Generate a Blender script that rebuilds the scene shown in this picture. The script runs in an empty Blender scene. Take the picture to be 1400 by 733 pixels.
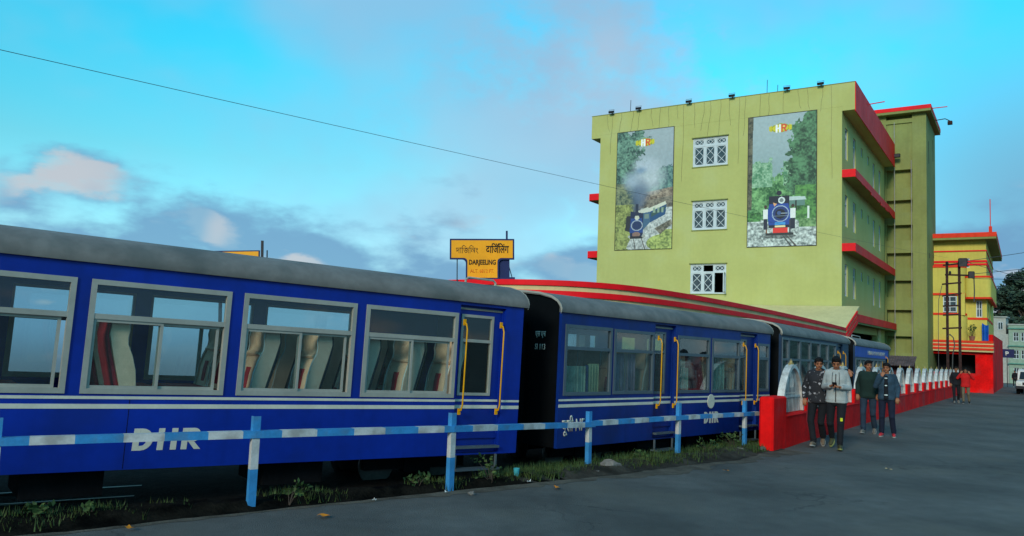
import bpy, bmesh, math, random
import numpy as np
from mathutils import Vector, Matrix
random.seed(7); RNG = np.random.default_rng(7)
S = bpy.context.scene
COL = S.collection
R = math.radians

# ------------------------------------------------------------------ camera
EYE = 1.62
cam_data = bpy.data.cameras.new('camera')
cam_data.sensor_width = 36.0
cam_data.lens = 1075.2 / 1400 * 36.0
cam_data.clip_start = 0.05
cam_data.clip_end = 3000
cam = bpy.data.objects.new('camera', cam_data)
COL.objects.link(cam)
cam.matrix_world = Matrix.Translation((0, 0, EYE)) @ Matrix.Rotation(R(90 + 4.9824), 4, 'X') @ Matrix.Rotation(R(2.1975), 4, 'Z')
S.camera = cam

# ------------------------------------------------------------------ world and sun
SUN_AZ, SUN_EL = 206.0, 23.0          # azimuth clockwise from +Y
SUN_E, SKY_E, EXPO = 1.3, 0.10, 0.85
world = bpy.data.worlds.new('World'); S.world = world
world.use_nodes = True
nt = world.node_tree; nt.nodes.clear()
def nd(t, **kw):
    n = nt.nodes.new(t)
    for k, v in kw.items(): setattr(n, k, v)
    return n
def lk(a, b): nt.links.new(a, b)
def vmath(op, a, b=None):
    n = nd('ShaderNodeVectorMath', operation=op)
    for i, x in enumerate((a, b)):
        if x is None: continue
        if isinstance(x, (tuple, list)): n.inputs[i].default_value = x
        else: lk(x, n.inputs[i])
    return n
def smath(op, a, b=None, clamp=False):
    n = nd('ShaderNodeMath', operation=op); n.use_clamp = clamp
    for i, x in enumerate((a, b)):
        if x is None: continue
        if isinstance(x, (int, float)): n.inputs[i].default_value = x
        else: lk(x, n.inputs[i])
    return n.outputs[0]
def mrange(v, a, b, c=0.0, d=1.0, t='SMOOTHSTEP'):
    n = nd('ShaderNodeMapRange', interpolation_type=t)
    lk(v, n.inputs[0])
    for i, x in enumerate((a, b, c, d)): n.inputs[1 + i].default_value = x
    return n.outputs[0]
def mixc(f, a, b, blend='MIX'):
    n = nd('ShaderNodeMix', data_type='RGBA', blend_type=blend)
    if isinstance(f, (int, float)): n.inputs[0].default_value = f
    else: lk(f, n.inputs[0])
    for i, x in ((6, a), (7, b)):
        if isinstance(x, (tuple, list)): n.inputs[i].default_value = (*x[:3], 1)
        else: lk(x, n.inputs[i])
    return n.outputs[2]
sky = nd('ShaderNodeTexSky', sky_type='NISHITA')
sky.sun_disc = False
sky.sun_elevation = R(SUN_EL); sky.sun_rotation = R(SUN_AZ)
sky.altitude = 2000; sky.air_density = 1.0; sky.dust_density = 0.6; sky.ozone_density = 2.0
tc = nd('ShaderNodeTexCoord')
D = tc.outputs['Generated']
sep = nd('ShaderNodeSeparateXYZ'); lk(D, sep.inputs[0])
elev = sep.outputs['Z']
def lobe(az, el, rad, soft=1.0):
    d = (math.sin(R(az)) * math.cos(R(el)), math.cos(R(az)) * math.cos(R(el)), math.sin(R(el)))
    n = vmath('DISTANCE', D, d)
    return mrange(n.outputs['Value'], R(rad), R(rad * (1 - soft)), 0, 1)
def noise(scale, detail, rough, off=(0, 0, 0), zs=1.0, dist=0.0):
    m = nd('ShaderNodeMapping'); lk(D, m.inputs[0])
    m.inputs['Location'].default_value = off; m.inputs['Scale'].default_value = (1, 1, zs)
    n = nd('ShaderNodeTexNoise'); lk(m.outputs[0], n.inputs['Vector'])
    n.inputs['Scale'].default_value = scale; n.inputs['Detail'].default_value = detail
    n.inputs['Roughness'].default_value = rough; n.inputs['Distortion'].default_value = dist
    return n.outputs['Fac']
# clear air: the physical sky, pulled to the photograph's strong cyan
ramp = nd('ShaderNodeValToRGB'); lk(elev, ramp.inputs[0])
for p, c in ((0.0, (0.20, 0.34, 0.29)), (0.10, (0.22, 0.37, 0.31)), (0.20, (0.17, 0.41, 0.32)), (0.32, (0.07, 0.57, 0.47)), (0.42, (0.03, 0.64, 0.57)), (0.70, (0.04, 0.56, 0.56))):
    e = ramp.color_ramp.elements.new(p); e.color = (*c, 1)
ramp.color_ramp.elements.remove(ramp.color_ramp.elements[0]); ramp.color_ramp.elements.remove(ramp.color_ramp.elements[-1])
tint = mixc(1.0, ramp.outputs[0], (3.0, 3.0, 3.0), 'MULTIPLY')
tint = mixc(smath('MULTIPLY', lobe(26, 26, 22), 0.9), tint, (0.02, 1.85, 1.75))
clear = mixc(1.0, sky.outputs[0], tint, 'MULTIPLY')
# broad thin veil of cloud, all round the sky
n1 = noise(1.7, 5, 0.5, (0.4, 0.2, 0.9), 1.6)
veil = smath('MULTIPLY', mrange(n1, 0.40, 0.62), 0.75)
big = smath('MULTIPLY', lobe(5, 20, 28), 1.0)
big = smath('MULTIPLY', big, mrange(noise(4.5, 6, 0.6, (1.3, 0.1, 0.2), 1.5), 0.28, 0.58))
veil = smath('MAXIMUM', veil, big)
veil_col = mixc(mrange(noise(3.0, 3, 0.5, (3, 1, 2)), 0.35, 0.65), (1.7, 2.9, 4.1), (2.3, 3.25, 4.2))
c1 = mixc(veil, clear, veil_col)
c1 = mixc(smath('MULTIPLY', lobe(34, 9, 18), 0.92), c1, (1.0, 2.35, 3.5))
# bank of low cumulus round the horizon: grey blue bodies with creamy tops
n2 = noise(5.5, 6, 0.52, (0.15, 0.7, 0.35), 2.3)
bank = smath('ADD', n2, mrange(elev, 0.02, 0.25, 0.36, -0.32, 'LINEAR'))
bankm = mrange(bank, 0.43, 0.60)
n3 = noise(5.5, 6, 0.52, (0.15, 0.7, 0.262), 2.3)
bank_up = smath('ADD', n3, mrange(elev, 0.02, 0.25, 0.36, -0.32, 'LINEAR'))
edge = mrange(smath('SUBTRACT', bank, bank_up), 0.05, 0.15)
body = mixc(mrange(elev, 0.0, 0.28), (0.95, 2.05, 3.3), (0.9, 2.0, 3.2))
lit = mixc(mrange(noise(9, 2, 0.5, (5, 5, 5)), 0.40, 0.62), (1.6, 2.6, 3.5), (4.4, 3.8, 3.5))
bank_col = mixc(smath('MULTIPLY', edge, 0.62), body, lit)
c2 = mixc(smath('MULTIPLY', bankm, 0.9), c1, bank_col)
# below the horizon: dull earth
c3 = mixc(mrange(elev, -0.06, 0.0), (0.75, 1.2, 1.6), c2)
bg = nd('ShaderNodeBackground'); lk(c3, bg.inputs[0]); bg.inputs[1].default_value = SKY_E
wo = nd('ShaderNodeOutputWorld'); lk(bg.outputs[0], wo.inputs[0])

sun_d = bpy.data.lights.new('sun', 'SUN'); sun_d.energy = SUN_E; sun_d.angle = R(14); sun_d.color = (1.0, 0.90, 0.74)
sun = bpy.data.objects.new('sun', sun_d); COL.objects.link(sun)
sd = Vector((math.sin(R(SUN_AZ)) * math.cos(R(SUN_EL)), math.cos(R(SUN_AZ)) * math.cos(R(SUN_EL)), math.sin(R(SUN_EL))))
sun.rotation_euler = sd.to_track_quat('Z', 'Y').to_euler()
sun.location = sd * 60

S.view_settings.view_transform = 'Standard'; S.view_settings.look = 'None'
S.view_settings.exposure = EXPO; S.view_settings.gamma = 1.0
S.cycles.max_bounces = 8; S.cycles.transparent_max_bounces = 16
S.cycles.diffuse_bounces = 3; S.cycles.glossy_bounces = 3

# ------------------------------------------------------------------ materials
MATS = {}
def mat(name, col, rough=0.6, metal=0.0, var=0.15, vscale=3.0, bump=0.0, bscale=40.0, col2=None, spec=0.22, streak=0.0, dirt=None, dirt_amt=0.0, dirt_scale=1.2):
    """base colour with grain, optional second colour patches, vertical streaks and fine relief"""
    if name in MATS: return MATS[name]
    m = bpy.data.materials.new(name); m.use_nodes = True; MATS[name] = m
    t = m.node_tree; b = t.nodes['Principled BSDF']
    def N(ty): return t.nodes.new(ty)
    def mix(f, a, c, blend='MIX'):
        x = N('ShaderNodeMix'); x.data_type = 'RGBA'; x.blend_type = blend
        if isinstance(f, float): x.inputs[0].default_value = f
        else: t.links.new(f, x.inputs[0])
        for i, v in ((6, a), (7, c)):
            if isinstance(v, tuple): x.inputs[i].default_value = (*v[:3], 1)
            else: t.links.new(v, x.inputs[i])
        return x.outputs[2]
    co = N('ShaderNodeTexCoord').outputs['Object']
    def nz(scale, detail=4, stretch=None):
        v = co
        if stretch:
            mp = N('ShaderNodeMapping'); t.links.new(co, mp.inputs[0]); mp.inputs['Scale'].default_value = stretch; v = mp.outputs[0]
        n = N('ShaderNodeTexNoise'); t.links.new(v, n.inputs['Vector']); n.inputs['Scale'].default_value = scale; n.inputs['Detail'].default_value = detail
        return n.outputs['Fac']
    def ramp(f, a, c):
        r = N('ShaderNodeMapRange'); r.interpolation_type = 'SMOOTHSTEP'; t.links.new(f, r.inputs[0]); r.inputs[1].default_value = a; r.inputs[2].default_value = c
        return r.outputs[0]
    lo = tuple(c * (1 - var) for c in col); hi = tuple(min(1, c * (1 + var)) for c in col)
    c = mix(ramp(nz(vscale), 0.3, 0.7), lo, col2 if col2 else hi)
    if var > 0.02:
        f = mix(ramp(nz(vscale * 9, 3), 0.3, 0.7), (1 - var * .5,) * 3, (1 + var * .3,) * 3)
        c = mix(1.0, c, f, 'MULTIPLY')
    if streak > 0:
        s = ramp(nz(2.2, 5, (3.0, 3.0, 0.12)), 0.45, 0.72)
        mm = N('ShaderNodeMath'); mm.operation = 'MULTIPLY'; t.links.new(s, mm.inputs[0]); mm.inputs[1].default_value = streak
        c = mix(mm.outputs[0], c, tuple(v * 0.55 for v in col))
    if dirt:
        s = ramp(nz(dirt_scale, 6), 0.48, 0.68)
        mm = N('ShaderNodeMath'); mm.operation = 'MULTIPLY'; t.links.new(s, mm.inputs[0]); mm.inputs[1].default_value = dirt_amt
        c = mix(mm.outputs[0], c, dirt)
    t.links.new(c, b.inputs['Base Color'])
    b.inputs['Metallic'].default_value = metal
    b.inputs['Specular IOR Level'].default_value = spec
    rr = N('ShaderNodeMapRange'); t.links.new(nz(vscale * 2.3), rr.inputs[0])
    rr.inputs[3].default_value = max(0.02, rough - 0.10); rr.inputs[4].default_value = min(1, rough + 0.10)
    t.links.new(rr.outputs[0], b.inputs['Roughness'])
    if bump > 0:
        bp = N('ShaderNodeBump'); bp.inputs['Strength'].default_value = bump; bp.inputs['Distance'].default_value = 0.02
        t.links.new(nz(bscale, 5), bp.inputs['Height']); t.links.new(bp.outputs[0], b.inputs['Normal'])
    return m
def glass(name, tint, ior=1.5, rough=0.01, haze=0.0, haze_col=(0.2, 0.25, 0.27)):
    if name in MATS: return MATS[name]
    m = bpy.data.materials.new(name); m.use_nodes = True; MATS[name] = m
    t = m.node_tree; t.nodes.clear()
    o = t.nodes.new('ShaderNodeOutputMaterial'); tr = t.nodes.new('ShaderNodeBsdfTransparent'); gl = t.nodes.new('ShaderNodeBsdfGlossy')
    tr.inputs[0].default_value = (*tint, 1); gl.inputs['Roughness'].default_value = rough; gl.inputs[0].default_value = (1, 1, 1, 1)
    # Schlick reflectance, the same from both sides of the thin pane
    ge = t.nodes.new('ShaderNodeNewGeometry'); dt = t.nodes.new('ShaderNodeVectorMath'); dt.operation = 'DOT_PRODUCT'
    t.links.new(ge.outputs['Normal'], dt.inputs[0]); t.links.new(ge.outputs['Incoming'], dt.inputs[1])
    def mth(op, a, b=None):
        n = t.nodes.new('ShaderNodeMath'); n.operation = op; n.use_clamp = op in ('SUBTRACT', 'ADD')
        for i, v in enumerate((a, b)):
            if v is None: continue
            if isinstance(v, (int, float)): n.inputs[i].default_value = v
            else: t.links.new(v, n.inputs[i])
        return n.outputs[0]
    f0 = ((ior - 1) / (ior + 1)) ** 2
    k = mth('POWER', mth('SUBTRACT', 1.0, mth('ABSOLUTE', dt.outputs['Value'])), 5.0)
    fres = mth('ADD', mth('MULTIPLY', k, 1 - f0), f0)
    mx = t.nodes.new('ShaderNodeMixShader'); t.links.new(fres, mx.inputs[0]); t.links.new(tr.outputs[0], mx.inputs[1]); t.links.new(gl.outputs[0], mx.inputs[2])
    out = mx.outputs[0]
    if haze > 0:                                    # film of dust on the pane
        df = t.nodes.new('ShaderNodeBsdfDiffuse'); df.inputs[0].default_value = (*haze_col, 1)
        n = t.nodes.new('ShaderNodeTexNoise'); n.inputs['Scale'].default_value = 3.0
        tcx = t.nodes.new('ShaderNodeTexCoord'); t.links.new(tcx.outputs['Object'], n.inputs['Vector'])
        r = t.nodes.new('ShaderNodeMapRange'); t.links.new(n.outputs['Fac'], r.inputs[0]); r.inputs[1].default_value = .3; r.inputs[2].default_value = .7; r.inputs[3].default_value = haze * .5; r.inputs[4].default_value = haze * 1.4
        m2 = t.nodes.new('ShaderNodeMixShader'); t.links.new(r.outputs[0], m2.inputs[0]); t.links.new(out, m2.inputs[1]); t.links.new(df.outputs[0], m2.inputs[2]); out = m2.outputs[0]
    t.links.new(out, o.inputs[0])
    return m
def mat_attr(name, rough=0.55):
    m = bpy.data.materials.new(name); m.use_nodes = True; MATS[name] = m
    t = m.node_tree; a = t.nodes.new('ShaderNodeAttribute'); a.attribute_name = 'print'
    t.links.new(a.outputs['Color'], t.nodes['Principled BSDF'].inputs['Base Color']); t.nodes['Principled BSDF'].inputs['Roughness'].default_value = rough
    return m
def mat_blotch(name, base, spot, scale, lo, hi, rough=0.85):
    """cloth with a printed pattern of blotches"""
    m = bpy.data.materials.new(name); m.use_nodes = True; MATS[name] = m
    t = m.node_tree; b = t.nodes['Principled BSDF']
    co = t.nodes.new('ShaderNodeTexCoord'); n = t.nodes.new('ShaderNodeTexNoise'); t.links.new(co.outputs['Object'], n.inputs['Vector'])
    n.inputs['Scale'].default_value = scale; n.inputs['Detail'].default_value = 3
    r = t.nodes.new('ShaderNodeMapRange'); t.links.new(n.outputs['Fac'], r.inputs[0]); r.inputs[1].default_value = lo; r.inputs[2].default_value = hi
    mx = t.nodes.new('ShaderNodeMix'); mx.data_type = 'RGBA'; t.links.new(r.outputs[0], mx.inputs[0])
    mx.inputs[6].default_value = (*base, 1); mx.inputs[7].default_value = (*spot, 1)
    t.links.new(mx.outputs[2], b.inputs['Base Color']); b.inputs['Roughness'].default_value = rough
    return m

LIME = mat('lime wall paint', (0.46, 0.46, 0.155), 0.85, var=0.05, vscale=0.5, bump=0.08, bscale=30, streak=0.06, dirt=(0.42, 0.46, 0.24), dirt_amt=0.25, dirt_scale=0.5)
LIME_DULL = mat('darker lime plaster', (0.24, 0.265, 0.085), 0.85, var=0.10, vscale=0.6, bump=0.08, bscale=30, streak=0.2, dirt=(0.2, 0.22, 0.1), dirt_amt=0.25)  # darker lime than the main walls, for tower, soffits and rear
YELLOW = mat('yellow wall paint', (0.58, 0.49, 0.10), 0.85, var=0.08, vscale=0.5, bump=0.06, streak=0.15)
CREAM = mat('cream band paint', (0.62, 0.52, 0.25), 0.8, var=0.08, vscale=1.0, bump=0.05, streak=0.15)
RED = mat('red paint', (0.80, 0.004, 0.010), 0.6, spec=0.2, var=0.10, vscale=0.8, bump=0.05, streak=0.12)
RED_WALL = mat('red wall paint', (0.80, 0.006, 0.006), 0.8, spec=0.10, var=0.2, vscale=1.0, bump=0.15, bscale=20, streak=0.2, dirt=(0.30, 0.06, 0.06), dirt_amt=0.5, dirt_scale=0.9)
RED_TRIM = mat('orange red trim paint', (0.75, 0.04, 0.012), 0.7, spec=0.2, var=0.1)
DARK_ROOM = mat('dark interior', (0.02, 0.022, 0.028), 0.9, var=0.2)
WHITE_WOOD = mat('white window paint', (0.55, 0.60, 0.62), 0.6, var=0.06)
BLUE = mat('coach blue paint', (0.001, 0.022, 0.27), 0.40, spec=0.28, var=0.14, vscale=0.9, bump=0.10, bscale=2.5, streak=0.25, dirt=(0.004, 0.018, 0.15), dirt_amt=0.5, dirt_scale=1.1)
BLUE2 = mat('coach darker blue paint', (0.001, 0.022, 0.17), 0.45, spec=0.25, var=0.14, vscale=0.9, bump=0.10, bscale=2.5, streak=0.35, dirt=(0.006, 0.018, 0.09), dirt_amt=0.6, dirt_scale=1.2)  # second coach's blue, darker than the first
TEAL = mat('coach weathered teal blue paint', (0.004, 0.030, 0.075), 0.5, spec=0.25, var=0.15, vscale=0.9, streak=0.2)
SKYBLUE = mat('coach bright blue paint', (0.004, 0.07, 0.40), 0.5, spec=0.25, var=0.12, vscale=0.9, streak=0.15)
BLACKEND = mat('black coach end paint', (0.002, 0.003, 0.004), 0.6, spec=0.08, var=0.2)
ROOFGREY = mat('grey coach roof paint', (0.17, 0.16, 0.148), 0.75, spec=0.2, var=0.16, vscale=1.4, bump=0.05, bscale=8, streak=0.0, dirt=(0.08, 0.09, 0.085), dirt_amt=0.6, dirt_scale=1.7)
CREAMLINE = mat('coach stripe paint', (0.60, 0.56, 0.46), 0.5, var=0.08)
ALU = mat('dull aluminium', (0.36, 0.34, 0.29), 0.5, metal=0.2, var=0.08)
ALU_DK = mat('dark aluminium', (0.10, 0.13, 0.15), 0.45, metal=0.35, var=0.08)
YEL_RAIL = mat('yellow rail paint', (0.66, 0.30, 0.0), 0.4, var=0.08)
UNDER = mat('black underframe', (0.006, 0.006, 0.007), 0.9, spec=0.1, var=0.3)
STEEL = mat('worn steel', (0.14, 0.13, 0.12), 0.45, metal=0.7, var=0.2)
INTERIOR = mat('coach interior panel', (0.30, 0.24, 0.20), 0.7, var=0.1)
SEAT_BEIGE = mat('beige seat fabric', (0.88, 0.58, 0.38), 0.8, var=0.1, vscale=8)
SEAT_MAROON = mat('maroon seat fabric', (0.40, 0.02, 0.03), 0.8, var=0.15, vscale=8)
SEAT_DARK = mat('dark seat shell', (0.012, 0.014, 0.022), 0.5, var=0.1)
CURTAIN = mat('pale green curtain', (0.50, 0.62, 0.48), 0.9, var=0.25, vscale=6)
GLASS = glass('coach window glass', (0.86, 0.93, 0.93), 1.5, haze=0.02)
GLASS2 = glass('older coach window glass', (0.72, 0.80, 0.80), 1.9, haze=0.05)
GLASS3 = glass('tinted coach window glass', (0.50, 0.62, 0.64), 2.0, haze=0.04)
BGLASS = glass('building window glass', (0.25, 0.32, 0.36), 1.7, haze=0.2)
FENCE_BLUE = mat('light blue fence paint', (0.035, 0.22, 0.48), 0.55, var=0.15, vscale=5, bump=0.05, dirt=(0.10, 0.15, 0.2), dirt_amt=0.4, dirt_scale=4)
FENCE_WHITE = mat('white fence paint', (0.48, 0.48, 0.47), 0.6, var=0.15, vscale=5, bump=0.05, dirt=(0.22, 0.2, 0.18), dirt_amt=0.6, dirt_scale=4)
SILVER = mat('silver grill paint', (0.58, 0.58, 0.55), 0.5, metal=0.1, var=0.2, vscale=4, dirt=(0.2, 0.17, 0.14), dirt_amt=0.5, dirt_scale=5)
GOLD = mat('golden finial paint', (0.45, 0.33, 0.12), 0.5, var=0.15)
ASPHALT = mat('road asphalt', (0.104, 0.101, 0.092), 0.82, var=0.22, vscale=0.5, bump=0.8, bscale=120, dirt=(0.125, 0.115, 0.095), dirt_amt=0.7, dirt_scale=0.6)
def wear_asphalt(m):
    """long wheel-worn bands, patches with a darker binder, hairline cracks and pale grit"""
    t = m.node_tree; b = t.nodes['Principled BSDF']; src = b.inputs['Base Color'].links[0].from_socket
    def N(k): return t.nodes.new(k)
    co = N('ShaderNodeTexCoord').outputs['Object']; mp = N('ShaderNodeMapping'); t.links.new(co, mp.inputs[0]); mp.inputs['Rotation'].default_value = (0, 0, R(33.7)); mp.inputs['Scale'].default_value = (1.0, 0.07, 1)
    def nz(sc, det, v):
        n = N('ShaderNodeTexNoise'); n.inputs['Scale'].default_value = sc; n.inputs['Detail'].default_value = det; t.links.new(v, n.inputs['Vector']); return n.outputs['Fac']
    def rg(f, a0, a1, lo, hi):
        r = N('ShaderNodeMapRange'); r.interpolation_type = 'SMOOTHSTEP'; t.links.new(f, r.inputs[0])
        for i, v in enumerate((a0, a1, lo, hi)): r.inputs[1 + i].default_value = v
        return r.outputs[0]
    def mul(c, f):
        x = N('ShaderNodeMix'); x.data_type = 'RGBA'; x.blend_type = 'MULTIPLY'; x.inputs[0].default_value = 1; t.links.new(c, x.inputs[6]); t.links.new(f, x.inputs[7]); return x.outputs[2]
    c = mul(src, rg(nz(1.1, 3, mp.outputs[0]), .35, .65, .93, 1.05))
    vo = N('ShaderNodeTexVoronoi'); vo.feature = 'DISTANCE_TO_EDGE'; vo.inputs['Scale'].default_value = .55
    wv = N('ShaderNodeVectorMath'); wv.operation = 'ADD'; nn = N('ShaderNodeTexNoise'); nn.inputs['Scale'].default_value = 2.5; nn.inputs['Detail'].default_value = 5; t.links.new(co, nn.inputs['Vector'])
    sc = N('ShaderNodeVectorMath'); sc.operation = 'SCALE'; sc.inputs['Scale'].default_value = .9; t.links.new(nn.outputs['Color'], sc.inputs[0]); t.links.new(co, wv.inputs[0]); t.links.new(sc.outputs[0], wv.inputs[1]); t.links.new(wv.outputs[0], vo.inputs['Vector'])
    crack = rg(vo.outputs['Distance'], .003, .014, .66, 1.0); keep = rg(nz(.35, 2, co), .48, .60, 0, 1)
    x = N('ShaderNodeMix'); x.data_type = 'FLOAT'; t.links.new(keep, x.inputs[0]); x.inputs[2].default_value = 1.0; t.links.new(crack, x.inputs[3]); c = mul(c, x.outputs[0])
    c = mul(c, rg(nz(300, 2, co), .3, .75, .72, 1.35)); c = mul(c, rg(nz(.7, 5, co), .40, .66, 1.04, .94))
    t.links.new(c, b.inputs['Base Color'])
wear_asphalt(ASPHALT)
SOIL = mat('verge soil', (0.032, 0.025, 0.018), 0.95, var=0.35, vscale=3, bump=0.6, bscale=30, col2=(0.060, 0.050, 0.038), spec=0.1)
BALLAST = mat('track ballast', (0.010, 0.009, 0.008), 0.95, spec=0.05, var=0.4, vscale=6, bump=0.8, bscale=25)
EARTH = mat('open ground', (0.10, 0.10, 0.08), 0.95, var=0.3, vscale=0.2, bump=0.2, bscale=4)
SIGN_YELLOW = mat('sign yellow enamel', (0.90, 0.36, 0.008), 0.5, var=0.06)
SIGN_BLUE = mat('sign dark blue', (0.012, 0.02, 0.09), 0.55, var=0.1)
INK = mat('black lettering', (0.03, 0.022, 0.012), 0.7, var=0.1)
INK_FADED = mat('faded brown lettering', (0.34, 0.17, 0.03), 0.7, var=0.2)
INK_RED = mat('faded orange lettering', (0.72, 0.16, 0.012), 0.7, var=0.1)
WHITE_INK = mat('white lettering', (0.62, 0.66, 0.62), 0.6, var=0.06)
RUST = mat('rusty pole steel', (0.035, 0.014, 0.012), 0.75, var=0.3, vscale=6, bump=0.2)
DARKMETAL = mat('dark metal', (0.025, 0.025, 0.03), 0.5, metal=0.4, var=0.15)
WIRE = mat('cable rubber', (0.07, 0.07, 0.068), 0.6, var=0.05)
LEAF = mat('dark leaves', (0.030, 0.060, 0.050), 0.6, var=0.45, vscale=0.6, col2=(0.06, 0.10, 0.06))
LEAF2 = mat('weed leaves', (0.035, 0.075, 0.02), 0.65, var=0.4, vscale=8, col2=(0.08, 0.12, 0.03))
BARK = mat('tree bark', (0.06, 0.045, 0.035), 0.9, var=0.3, bump=0.4)
SKIN = mat('skin', (0.30, 0.115, 0.055), 0.55, spec=0.25, var=0.08, vscale=10)
HAIR = mat('black hair', (0.006, 0.005, 0.005), 0.7, spec=0.15, var=0.2, vscale=40, bump=0.3, bscale=120)
EYEM = mat('dark eyes', (0.012, 0.008, 0.006), 0.3, var=0.0)
LIP = mat('lips', (0.20, 0.06, 0.05), 0.5, var=0.05)

# ------------------------------------------------------------------ mesh helpers
class MB:
    def __init__(s): s.v = []; s.f = []; s.m = []
    def add(s, vs, fs, mi=0, M=None):
        b = len(s.v)
        if M is not None: vs = [tuple(M @ Vector(p)) for p in vs]
        s.v += [tuple(p) for p in vs]; s.f += [tuple(i + b for i in f) for f in fs]; s.m += [mi] * len(fs)
        return s
    def box(s, a, b, mi=0, M=None):
        x0, y0, z0 = a; x1, y1, z1 = b
        return s.add([(x0, y0, z0), (x1, y0, z0), (x1, y1, z0), (x0, y1, z0), (x0, y0, z1), (x1, y0, z1), (x1, y1, z1), (x0, y1, z1)],
                     [(0, 3, 2, 1), (4, 5, 6, 7), (0, 1, 5, 4), (1, 2, 6, 5), (2, 3, 7, 6), (3, 0, 4, 7)], mi, M)
    def bbox(s, a, b, c=0.01, mi=0, M=None):
        """box with chamfered vertical and top edges"""
        x0, y0, z0 = a; x1, y1, z1 = b
        o = [(x0 + c, y0), (x1 - c, y0), (x1, y0 + c), (x1, y1 - c), (x1 - c, y1), (x0 + c, y1), (x0, y1 - c), (x0, y0 + c)]
        cx, cy = (x0 + x1) / 2, (y0 + y1) / 2
        def sh(p): return (cx + (p[0] - cx) * (1 - 2 * c / (x1 - x0)), cy + (p[1] - cy) * (1 - 2 * c / (y1 - y0)))
        vs = [(p[0], p[1], z0) for p in o] + [(p[0], p[1], z1 - c) for p in o] + [(*sh(p), z1) for p in o]
        fs = [tuple(range(7, -1, -1)), tuple(range(16, 24))]
        for k in (0, 8):
            for i in range(8): j = (i + 1) % 8; fs.append((k + i, k + j, k + 8 + j, k + 8 + i))
        return s.add(vs, fs, mi, M)
    def prism(s, poly, axis, a, b, mi=0, M=None):
        """extrude a 2-D polygon along axis from a to b; poly coords are the other two axes in order"""
        n = len(poly)
        def P(p, t): return {'x': (t, p[0], p[1]), 'y': (p[0], t, p[1]), 'z': (p[0], p[1], t)}[axis]
        vs = [P(p, a) for p in poly] + [P(p, b) for p in poly]
        fs = [tuple(range(n - 1, -1, -1)), tuple(range(n, 2 * n))] + [(i, (i + 1) % n, n + (i + 1) % n, n + i) for i in range(n)]
        return s.add(vs, fs, mi, M)
    def tube(s, pts, r, n=8, mi=0, M=None, caps=True):
        pts = [Vector(p) for p in pts]; rs = r if isinstance(r, (list, tuple)) else [r] * len(pts)
        vs = []; fs = []; up = None
        for i, p in enumerate(pts):
            d = (pts[min(i + 1, len(pts) - 1)] - pts[max(i - 1, 0)]).normalized()
            if up is None: up = d.orthogonal().normalized()
            up = (up - d * up.dot(d)).normalized(); w = d.cross(up)
            for k in range(n):
                a = 2 * math.pi * k / n; vs.append(p + (up * math.cos(a) + w * math.sin(a)) * rs[i])
        for i in range(len(pts) - 1):
            for k in range(n): fs.append((i * n + k, i * n + (k + 1) % n, (i + 1) * n + (k + 1) % n, (i + 1) * n + k))
        if caps: fs += [tuple(range(n - 1, -1, -1)), tuple(range((len(pts) - 1) * n, len(pts) * n))]
        return s.add([tuple(v) for v in vs], fs, mi, M)
    def lathe(s, prof, n=16, mi=0, M=None):
        """revolve (r, z) about z"""
        vs = [(r * math.cos(2 * math.pi * k / n), r * math.sin(2 * math.pi * k / n), z) for r, z in prof for k in range(n)]
        fs = [(i * n + k, i * n + (k + 1) % n, (i + 1) * n + (k + 1) % n, (i + 1) * n + k) for i in range(len(prof) - 1) for k in range(n)]
        fs += [tuple(range(n - 1, -1, -1)), tuple(range((len(prof) - 1) * n, len(prof) * n))]
        return s.add(vs, fs, mi, M)
    def wall(s, x0, x1, z0, z1, holes, y0, y1, mi=0, M=None):
        """wall slab in the xz plane between y0 (outer) and y1 with rectangular through holes (x0,x1,z0,z1)"""
        xs = sorted({x0, x1, *[h[0] for h in holes], *[h[1] for h in holes]}); zs = sorted({z0, z1, *[h[2] for h in holes], *[h[3] for h in holes]})
        xs = [x for x in xs if x0 <= x <= x1]; zs = [z for z in zs if z0 <= z <= z1]
        nx, nz = len(xs) - 1, len(zs) - 1
        def solid(i, j):
            if i < 0 or j < 0 or i >= nx or j >= nz: return False
            cx, cz = (xs[i] + xs[i + 1]) / 2, (zs[j] + zs[j + 1]) / 2
            return not any(h[0] < cx < h[1] and h[2] < cz < h[3] for h in holes)
        idx = {}; vs = []; fs = []
        def V(i, j, k):
            if (i, j, k) not in idx: idx[(i, j, k)] = len(vs); vs.append((xs[i], (y0, y1)[k], zs[j]))
            return idx[(i, j, k)]
        for i in range(nx):
            for j in range(nz):
                if not solid(i, j): continue
                fs.append((V(i, j, 0), V(i + 1, j, 0), V(i + 1, j + 1, 0), V(i, j + 1, 0)))
                fs.append((V(i, j, 1), V(i, j + 1, 1), V(i + 1, j + 1, 1), V(i + 1, j, 1)))
                if not solid(i - 1, j): fs.append((V(i, j, 0), V(i, j + 1, 0), V(i, j + 1, 1), V(i, j, 1)))
                if not solid(i + 1, j): fs.append((V(i + 1, j, 0), V(i + 1, j, 1), V(i + 1, j + 1, 1), V(i + 1, j + 1, 0)))
                if not solid(i, j - 1): fs.append((V(i, j, 0), V(i, j, 1), V(i + 1, j, 1), V(i + 1, j, 0)))
                if not solid(i, j + 1): fs.append((V(i, j + 1, 0), V(i + 1, j + 1, 0), V(i + 1, j + 1, 1), V(i, j + 1, 1)))
        return s.add(vs, fs, mi, M)
    def frame(s, x0, x1, z0, z1, w, y0, y1, mi=0, M=None):
        return s.wall(x0, x1, z0, z1, [(x0 + w, x1 - w, z0 + w, z1 - w)], y0, y1, mi, M)
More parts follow.
